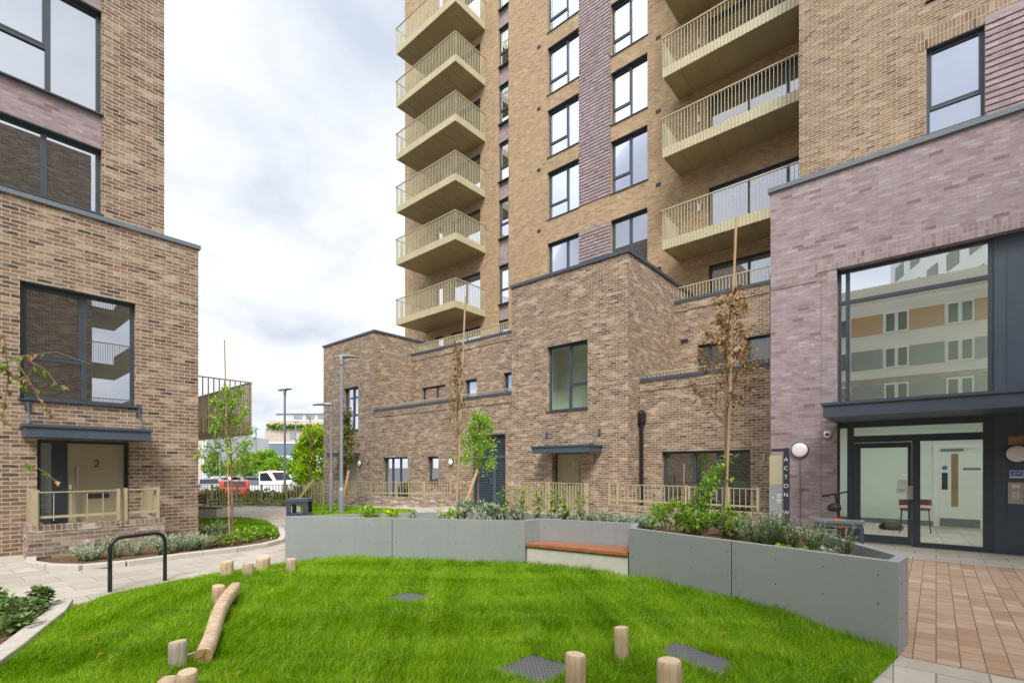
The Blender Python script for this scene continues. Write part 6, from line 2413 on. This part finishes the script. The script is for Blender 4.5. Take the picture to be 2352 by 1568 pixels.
twigs = [[(-75, 900), (0, 835), (60, 815), (130, 808), (215, 838)], [(0, 835), (60, 822), (105, 850), (128, 880), (150, 890)],
         [(40, 835), (70, 880), (95, 925), (118, 950)], [(-75, 860), (-20, 800), (10, 770), (14, 830)], [(-75, 960), (-30, 920), (0, 900), (12, 960)],
         [(-75, 1090), (0, 1040), (60, 1062), (100, 1082), (128, 1105)], [(10, 800), (20, 860), (10, 930), (8, 985)], [(60, 815), (80, 840), (60, 870), (40, 900)], [(0, 835), (20, 850), (45, 870), (70, 868)]]
for tw_ in twigs:
    d0 = 4.9 + rr.uniform(-.15, .15)
    pp_ = [px(x, y, d0 + rr.uniform(-.03, .03)) for x, y in tw_]
    tr.tube(pp_, [.008, .006, .004, .003, .002][:len(pp_)], 5, cap=False)
    nl = 12
    for i in range(nl):
        k = rr.randrange(1, len(pp_)); p = pp_[k - 1].lerp(pp_[k], rr.random())
        if tw_[0] == (-75, 1090) and k < 3: continue
        v = (rvec(rr) * .7 + Vector((0, 0, -.9)))
        leaf(mb if rr.random() < (.72 if tw_[1][0] > -10 else .4) else br, p + rvec(rr) * .015, v, .072 * rr.uniform(.7, 1.2), .05, .3)
tr.build('trunk', 'bark', t, uv=False); mb.build('crown', 'leaf_green', t, uv=False); br.build('dry_leaves', 'leaf_brown', t, uv=False)


# ------------------------------------------------------------------ beyond the fence
def far_tree(name, x, d, ytop, wpx, mat, label, n=2600, L=.2, seed=0, ybase=None, cols=None, trunk=True, group=None, cat='tree', squash=1.0):
    rr = random.Random(seed)
    X, Y = gp(x, d)
    zt_ = zd(ytop, d); rad = wpx / 2 / F * d
    zb2 = zd(ybase, d) if ybase else LOW + .6
    t = thing(name, (X, Y, LOW), label, cat, group)
    if trunk:
        tr = MB(); tr.tube([(X, Y, LOW), (X + .05, Y, (LOW + zt_) / 2), (X, Y, zt_ - .4)], [.11, .08, .02], 7)
        for k in range(6):
            a = rr.uniform(0, 6.28); z = zb2 + (zt_ - zb2) * rr.uniform(.1, .6)
            tr.tube([(X, Y, z), (X + rad * .7 * math.cos(a), Y + rad * .7 * math.sin(a), z + rad * .5)], [.05, .015], 5)
        tr.build('trunk', 'bark', t, uv=False)
    mb = MB()
    H = zt_ - zb2
    lumps = []
    for k in range(22):
        f = rr.random(); w = math.sin(math.pi * min(1, .22 + .74 * f)) * squash
        a, q = rr.uniform(0, 6.28), rad * w * rr.uniform(.3, .85)
        lumps.append(Vector((X + q * math.cos(a), Y + q * math.sin(a), zb2 + H * (.08 + .84 * f))))
    for i in range(n):
        c = rr.choice(lumps); v = rvec(rr, .15); q = rad * rr.uniform(.14, .36)
        leaf(mb, c + v * q, v + rvec(rr) * .8, L * rr.uniform(.6, 1.3), L * .7, .2)
    mb.build('crown', mat, t, uv=False)
    return t


far_tree('street_tree', 722, 32, 970, 108, 'leaf_bright', 'large bright yellow green tree beside the far left house', 5200, .22, 1, 1120)
far_tree('street_tree', 690, 36, 1022, 70, 'leaf_fresh', 'smaller yellow green tree left of the bright one', 2000, .22, 2, 1120)
far_tree('street_tree', 612, 46, 1038, 85, 'leaf_fresh', 'rounded light green tree above the white truck', 2600, .26, 3, 1095)
far_tree('street_tree', 572, 50, 1046, 60, 'leaf_green', 'rounded green tree above the red car', 1800, .26, 4, 1095)
far_tree('street_tree', 492, 48, 1042, 50, 'leaf_green', 'darker green tree by the white building edge', 1800, .26, 5, 1095)
far_tree('street_tree', 535, 55, 1054, 60, 'leaf_fresh', 'low green tree between the dark tree and the red car', 1500, .26, 6, 1095)
far_tree('street_tree', 649, 55, 1048, 50, 'leaf_green', 'small green tree right of the slim lamp', 1400, .26, 7, 1095)
far_tree('conifer', 683, 48, 1024, 22, 'leaf_dark', 'narrow dark conifer behind the bright green tree', 1100, .22, 8, 1090)
rr = random.Random(3)
for i in range(13):
    x = 452 + i * 23
    mt = ('leaf_hedge', 'leaf_olive', 'leaf_hedge')[i % 3]
    nm = ('yellow green', 'olive', 'yellow green')[i % 3]
    far_tree('hedge_shrub', x + rr.uniform(-4, 4), 23.0, 1124 + rr.uniform(-5, 6), 44, mt, nm + ' hedge shrub growing behind the boundary fence', 620, .10, 40 + i, 1165, trunk=False, group=nm + ' shrubs behind the fence', cat='shrub')
for i, (x, y) in enumerate(((716, 1118), (735, 1122), (700, 1128))):
    far_tree('hedge_shrub', x, 22.6, y, 46, 'leaf_hedge', ('yellow green shrub under the bright tree, tallest', 'yellow green shrub nearest the far left house', 'yellow green shrub right of the truck')[i], 800, .10, 60 + i, 1165, trunk=False, cat='shrub')


def car(x, d, yaw, body, label, kind='hatch', cat='car'):
    X, Y = gp(x, d)
    t = thing('parked_car' if kind != 'truck' else 'flatbed_truck', (X, Y, LOW), label, cat, 'vehicles in the car park')
    c = (X, Y, LOW)
    ca, sa = math.cos(yaw), math.sin(yaw)
    def P(l, w, h): return (X + l * ca - w * sa, Y + l * sa + w * ca, LOW + h)
    if kind == 'truck':
        prof = [(-1.5, .55), (-1.5, .95), (.2, .95), (.25, 1.0), (.25, 2.02), (1.1, 2.08), (1.35, 2.0), (1.95, 1.28), (2.55, 1.1), (2.65, .8), (2.6, .42), (-1.5, .42)]
        gp_ = [(.42, 1.3), (.42, 1.9), (1.15, 1.95), (1.72, 1.32)]
        W = 1.95
    else:
        prof = [(-2.1, .32), (-2.14, .62), (-2.05, .98), (-1.75, 1.06), (-1.25, 1.46), (-.2, 1.52), (.45, 1.44), (1.1, 1.02), (1.85, .90), (2.1, .68), (2.1, .32)]
        gp_ = [(-1.62, 1.06), (-1.2, 1.38), (-.2, 1.44), (.38, 1.37), (.92, 1.03)]
        W = 1.76
    b = MB(); b.extrude_profile(prof, c, yaw, W); b.build('body', body, t, bevel=.05)
    g = MB()
    g.extrude_profile(gp_, c, yaw, W + .02)
    if kind != 'truck':
        # rear and front screens
        g.face([P(-1.72, -.66, 1.10), P(-1.72, .66, 1.10), P(-1.30, .6, 1.44), P(-1.30, -.6, 1.44)])
        g.face([P(1.06, -.66, 1.075), P(1.06, .66, 1.075), P(.50, .6, 1.435), P(.50, -.6, 1.435)])
    else:
        g.face([P(1.90, -.8, 1.36), P(1.90, .8, 1.36), P(1.40, .75, 1.98), P(1.40, -.75, 1.98)])
    g.build('windows', 'car_glass', t)
    for l in (-1.3, 1.3) if kind != 'truck' else (-.8, 1.75):
        for s in (-1, 1):
            w = MB(); r = .31
            p0, p1 = Vector(P(l, s * (W / 2 - .16), r)), Vector(P(l, s * (W / 2 + .015), r))
            w.tube([p0, p1], r, 18); wh = w.build('wheel', 'tyre', t)
            w = MB(); w.tube([p0, p1 + (p1 - p0) * .06], r * .62, 14); w.build('rim', 'steel', wh)
    for s in (-1, 1):
        l = MB()
        if kind != 'truck': l.obox(P(-2.06, s * .72, .92), (.05, .13, .09), yaw)
        else: l.obox(P(2.58, s * .75, .92), (.05, .14, .09), yaw)
        l.build('tail_light' if kind != 'truck' else 'headlight', 'light_red' if kind != 'truck' else 'steel', t)
    pm = MB(); l0 = -2.15 if kind != 'truck' else 2.66
    pm.obox(P(l0, 0, .66), (.008, .26, .06), yaw); pm.build('number_plate', 'white_plastic', t)
    if kind == 'truck':
        bk = MB(); bk.obox(P(.7, 0, 2.13), (.08, .35, .07), yaw); bk.build('beacon', 'light_orange', t)
        bd = MB()
        for s in (-1, 1): bd.obox(P(-.65, s * .95, 1.15), (.85, .03, .2), yaw)
        bd.obox(P(-1.49, 0, 1.15), (.03, .95, .2), yaw)
        bd.build('drop_sides', 'coping_grey', t)
    return t


vd = math.atan2(FW[1], FW[0])
car(537, 34, vd + .55, 'car_red', 'red hatchback parked behind the boundary fence')
car(611, 40, right_dir - .35, 'car_white', 'white flatbed truck with an orange beacon behind the fence', 'truck', 'truck')
car(478, 40, vd + .6, 'car_silver', 'silver car parked left of the red hatchback')
car(590, 42, vd + 1.2, 'car_dark', 'dark car parked between the red hatchback and the truck')
car(515, 47, vd + .3, 'car_white', 'white car parked behind the red hatchback')
car(560, 48, vd + .9, 'car_silver', 'silver car parked behind the red hatchback, further right')

# distant buildings
def farbox(name, label, x0, x1, d, y0, y1, depth, mat, bands=(), wins=None, rot_off=0.0, cat='building', base=None):
    """block whose front spans pixel columns x0..x1 at distance d, top at row y0"""
    A, B = Vector(gp(x0, d)), Vector(gp(x1, d))
    f = Vector(FW) * depth
    zt_ = zd(y0, d)
    zb2 = LOW if base is None else zd(base, d)
    t = thing(name, (*A, zb2), label, cat)
    mb = MB(); mb.prism([tuple(A), tuple(B), tuple(B + f), tuple(A + f)], zb2, zt_)
    mb.build('wall', mat, t)
    dn = Vector(FW)
    for (z0p, z1p, m_, nm, a, b) in bands:
        z0_, z1_ = zd(z0p, d), zd(z1p, d)
        q = MB(); pa_, pb_ = A.lerp(B, a) - dn * .08, A.lerp(B, b) - dn * .08
        q.prism([tuple(pa_), tuple(pb_), tuple(pb_ + dn * .079), tuple(pa_ + dn * .079)], z0_, z1_)
        q.build(nm, m_, t)
    return t


farbox('warehouse', 'low blue clad warehouse with a pale base beyond the trees', 478, 800, 85, 1015, 1075, 30, 'far_blue',
       [(1068, 1046, 'far_white', 'pale_base', 0, 1), (1018.5, 1014.0, 'far_white', 'eaves', 0, 1), (1085, 1069, 'far_grey', 'plinth', 0, 1)])
farbox('office_block', 'pale block with a salmon pink edge beside the brick corner', 436, 474, 62, 992, 1080, 16, 'far_white',
       [(1100, 1000, 'far_salmon', 'pink_strip', .0, .72), (1100, 1008, 'far_grey', 'grey_strip', .80, .9), (1062, 1050, 'car_glass', 'window', .92, .98)])
t = farbox('terraced_block', 'pinkish block with planted terraces and a grey top far behind', 608, 760, 135, 984, 1080, 30, 'far_pink',
           [(1008, 992, 'far_glass', 'window', .38, .46), (1008, 992, 'far_glass', 'window', .62, .66), (984.5, 981, 'far_white', 'parapet', 0, 1)])
for (x0, x1, y0, y1, off, mt, nm) in ((618, 760, 966, 984, 3, 'far_pink', 'middle_storey'), (634, 760, 948, 966, 6, 'far_grey', 'upper_storey'), (630, 760, 940, 948, 5.5, 'far_grey', 'top_band'), (708, 760, 931, 940, 8, 'far_grey', 'roof_room')):
    d = 135 + off
    A, B = Vector(gp(x0, d)), Vector(gp(x1, d)); f = Vector(FW) * 15
    mb = MB(); mb.prism([tuple(A), tuple(B), tuple(B + f), tuple(A + f)], zd(y1 + 1, d), zd(y0, d)); o = mb.build(nm, mt, t)
    if nm == 'upper_storey':
        for k in range(3):
            q = MB(); pa_, pb_ = A.lerp(B, .32 + k * .22) - Vector(FW) * .1, A.lerp(B, .48 + k * .22) - Vector(FW) * .1
            q.prism([tuple(pa_), tuple(pb_), tuple(pb_ + Vector(FW) * .09), tuple(pa_ + Vector(FW) * .09)], zd(962, d), zd(953, d)); q.build('window', 'far_glass', o)
rr = random.Random(8)
mb = MB(); d = 134.6
for i in range(700):
    x = rr.uniform(614, 745); p = Vector((*gp(x, d), zd(980 + rr.uniform(-5, 3) * (1.3 if 630 < x < 655 else .6), d)))
    leaf(mb, p, rvec(rr), .8, .5)
mb.build('terrace_planting', 'leaf_green', t, uv=False)
for i, (x, d, y0) in enumerate(((505, 45, 985), (588, 60, 985), (679, 58, 968))):
    X, Y = gp(x, d)
    t = thing('street_lamp', (X, Y, LOW), ('slim far lamp post by the pale block', 'slim far lamp post above the truck', 'slim far lamp post by the bright green tree')[i], 'street lamp')
    mb = MB(); mb.tube([(X, Y, LOW), (X, Y, zd(y0, d))], [.09, .06], 8); mb.build('column', 'lamp_grey', t)
    mb = MB(); mb.obox((X, Y, zd(y0, d)), (.35, .12, .05), right_dir); mb.build('lamp_head', 'lamp_grey', t)

# ------------------------------------------------------------------ what the windows mirror, behind the camera
YW = -8.0
FWB = Fac('Y', YW, -1)
wg = thing('courtyard_wing', (5.1, YW, 0), 'brown brick wing behind the viewpoint that shows in the left house windows', 'building')
mb = MB(); wall(mb, FWB, -22, 5.1, 0, 18, [(x, x + 1.7, z, z + 2.1, .15) for x in (-20, -16, -12, -8, -4) for z in (1, 4, 7.1, 10.1, 13.1)], .15)
mb.face([(5.1, YW, 0), (5.1, YW - 12, 0), (5.1, YW - 12, 18), (5.1, YW, 18)]); mb.face([(-22, YW, 18), (5.1, YW, 18), (5.1, YW - 12, 18), (-22, YW - 12, 18)])
mb.build('wall', 'brick_brown', wg)
for x in (-20, -16, -12, -8, -4):
    for z in (1, 4, 7.1, 10.1, 13.1):
        window(wg, FWB, x, x + 1.7, z, z + 2.1, ((0, .5, (.35,)), (.5, 1, ())), 'glass_dim', .1, .07, False)
for z in (4.2, 7.2, 10.2, 13.2):
    b = MB(); b.box(5.11, 6.8, YW - 4.5, YW - .6, z - .3, z); o = b.build('balcony', 'gold_soffit', wg)
    r = MB()
    for i in range(18): r.box(5.15 + i * .1 - .008, 5.15 + i * .1 + .008, YW - .62, YW - .58, z - .3, z + 1.1)
    r.box(5.11, 6.85, YW - .63, YW - .57, z + 1.1, z + 1.14)
    for i in range(38): r.box(6.8, 6.84, YW - 4.5 + i * .1 - .008, YW - 4.5 + i * .1 + .008, z - .3, z + 1.1)
    r.build('railing', 'gold', o)

XO = -22.0
ob = thing('opposite_block', (XO, 0, 0), 'cream block with orange panels behind the viewpoint that shows in the entrance window', 'building')
mb = MB()
# slightly curved front made of facets
front = [(XO - 5, -26), (XO - 1.2, -14), (XO, -4), (XO, 6), (XO - 1.5, 16), (XO - 6, 30)]
mb.prism(front + [(XO - 22, 30), (XO - 22, -26)], 0, 15.7)
mb.build('wall', 'beige_render', ob)


def strip(name, mat, z0, z1, f0, f1, off=.04):
    P = [Vector(p) for p in front]
    Ls = [0]
    for a, b in zip(P, P[1:]): Ls.append(Ls[-1] + (b - a).length)
    def at(s):
        for i in range(len(P) - 1):
            if s <= Ls[i + 1] + 1e-6: return P[i].lerp(P[i + 1], (s - Ls[i]) / (Ls[i + 1] - Ls[i]))
        return P[-1]
    ss = sorted({f0, f1} | {l for l in Ls if f0 < l < f1})
    q = MB()
    for a, b in zip(ss, ss[1:]):
        pa_, pb_ = at(a), at(b)
        q.prism([(pa_.x + off, pa_.y), (pb_.x + off, pb_.y), (pb_.x + .001, pb_.y), (pa_.x + .001, pa_.y)], z0, z1)
    return q.build(name, mat, ob)


for r_, z in enumerate((11.95, 9.25, 6.5)):
    s = 1.0
    while s < 52:
        strip('panel', ('orange_panel', 'grey_panel', 'grey_panel')[r_], z, z + 1.5, s, s + 2.0)
        for k in range(2):
            f = strip('window', 'white_render', z - .05, z + 1.55, s + 2.03 + k * .74, s + 2.75 + k * .74, .07)
            strip('pane', 'car_glass', z + .08, z + 1.42, s + 2.13 + k * .74, s + 2.65 + k * .74, .09)
        s += 3.6
strip('base_band', 'brick_brown', 0, 8.5, 0, 60, .02)
SA, SB = Vector((XO - 24, 4.0)), Vector((XO - 3, -4.6))
mb = MB(); mb.prism([tuple(SA), tuple(SB), (XO - 3, -26), (XO - 24, -26)], 15.71, 26)
mb.build('upper_storeys', 'white_render', ob)
sdr = (SB - SA).normalized(); snr = Vector((-sdr.y, sdr.x))
for z in (17.2, 20.2, 23.2):
    for k in range(6):
        c = SA + sdr * (2.5 + k * 3.7) + snr * .02
        b = MB(); b.obox((c.x, c.y, z), (1.0, .06, .75), math.atan2(sdr.y, sdr.x)); o = b.build('window', 'grey_panel', ob)

# white rubbish, fallen leaves
rr = random.Random(77)
X, Y = gp(1288, 7.85)
mb = MB()
for k in range(5):
    c = Vector((X, Y, ZSOIL + .1)) + rvec(rr) * .07
    for i in range(26):
        v = rvec(rr); leaf(mb, c + v * .05, v + rvec(rr) * .5, .07, .06, .3)
tag(mb.build('plastic_bag', 'white_plastic', uv=False), 'crumpled white rubbish among the plants in front of door number 1', 'rubbish')
for i, (x, y) in enumerate(((140, 1520), (222, 1500), (196, 1458), (540, 1556), (1188, 1300), (1210, 1305), (985, 1428), (360, 1555), (700, 1500), (1130, 1330), (1500, 1400), (1660, 1455), (1290, 1415), (820, 1330))):
    d = (EYE - .2) * F / (y - HY); lx, ly = gp(x, d)
    mb = MB()
    p = Vector((lx, ly, hz(lx, ly) + .065))
    a = rr.uniform(0, 6.28)
    leaf(mb, p, Vector((math.cos(a), math.sin(a), .25)), .05, .035, .3); leaf(mb, p, Vector((math.cos(a + .9), math.sin(a + .9), .1)), .035, .025, .2)
    tag(mb.build('fallen_leaf', 'leaf_brown', uv=False), 'small curled brown leaf lying on the grass', 'leaf', 'fallen leaves on the lawn')
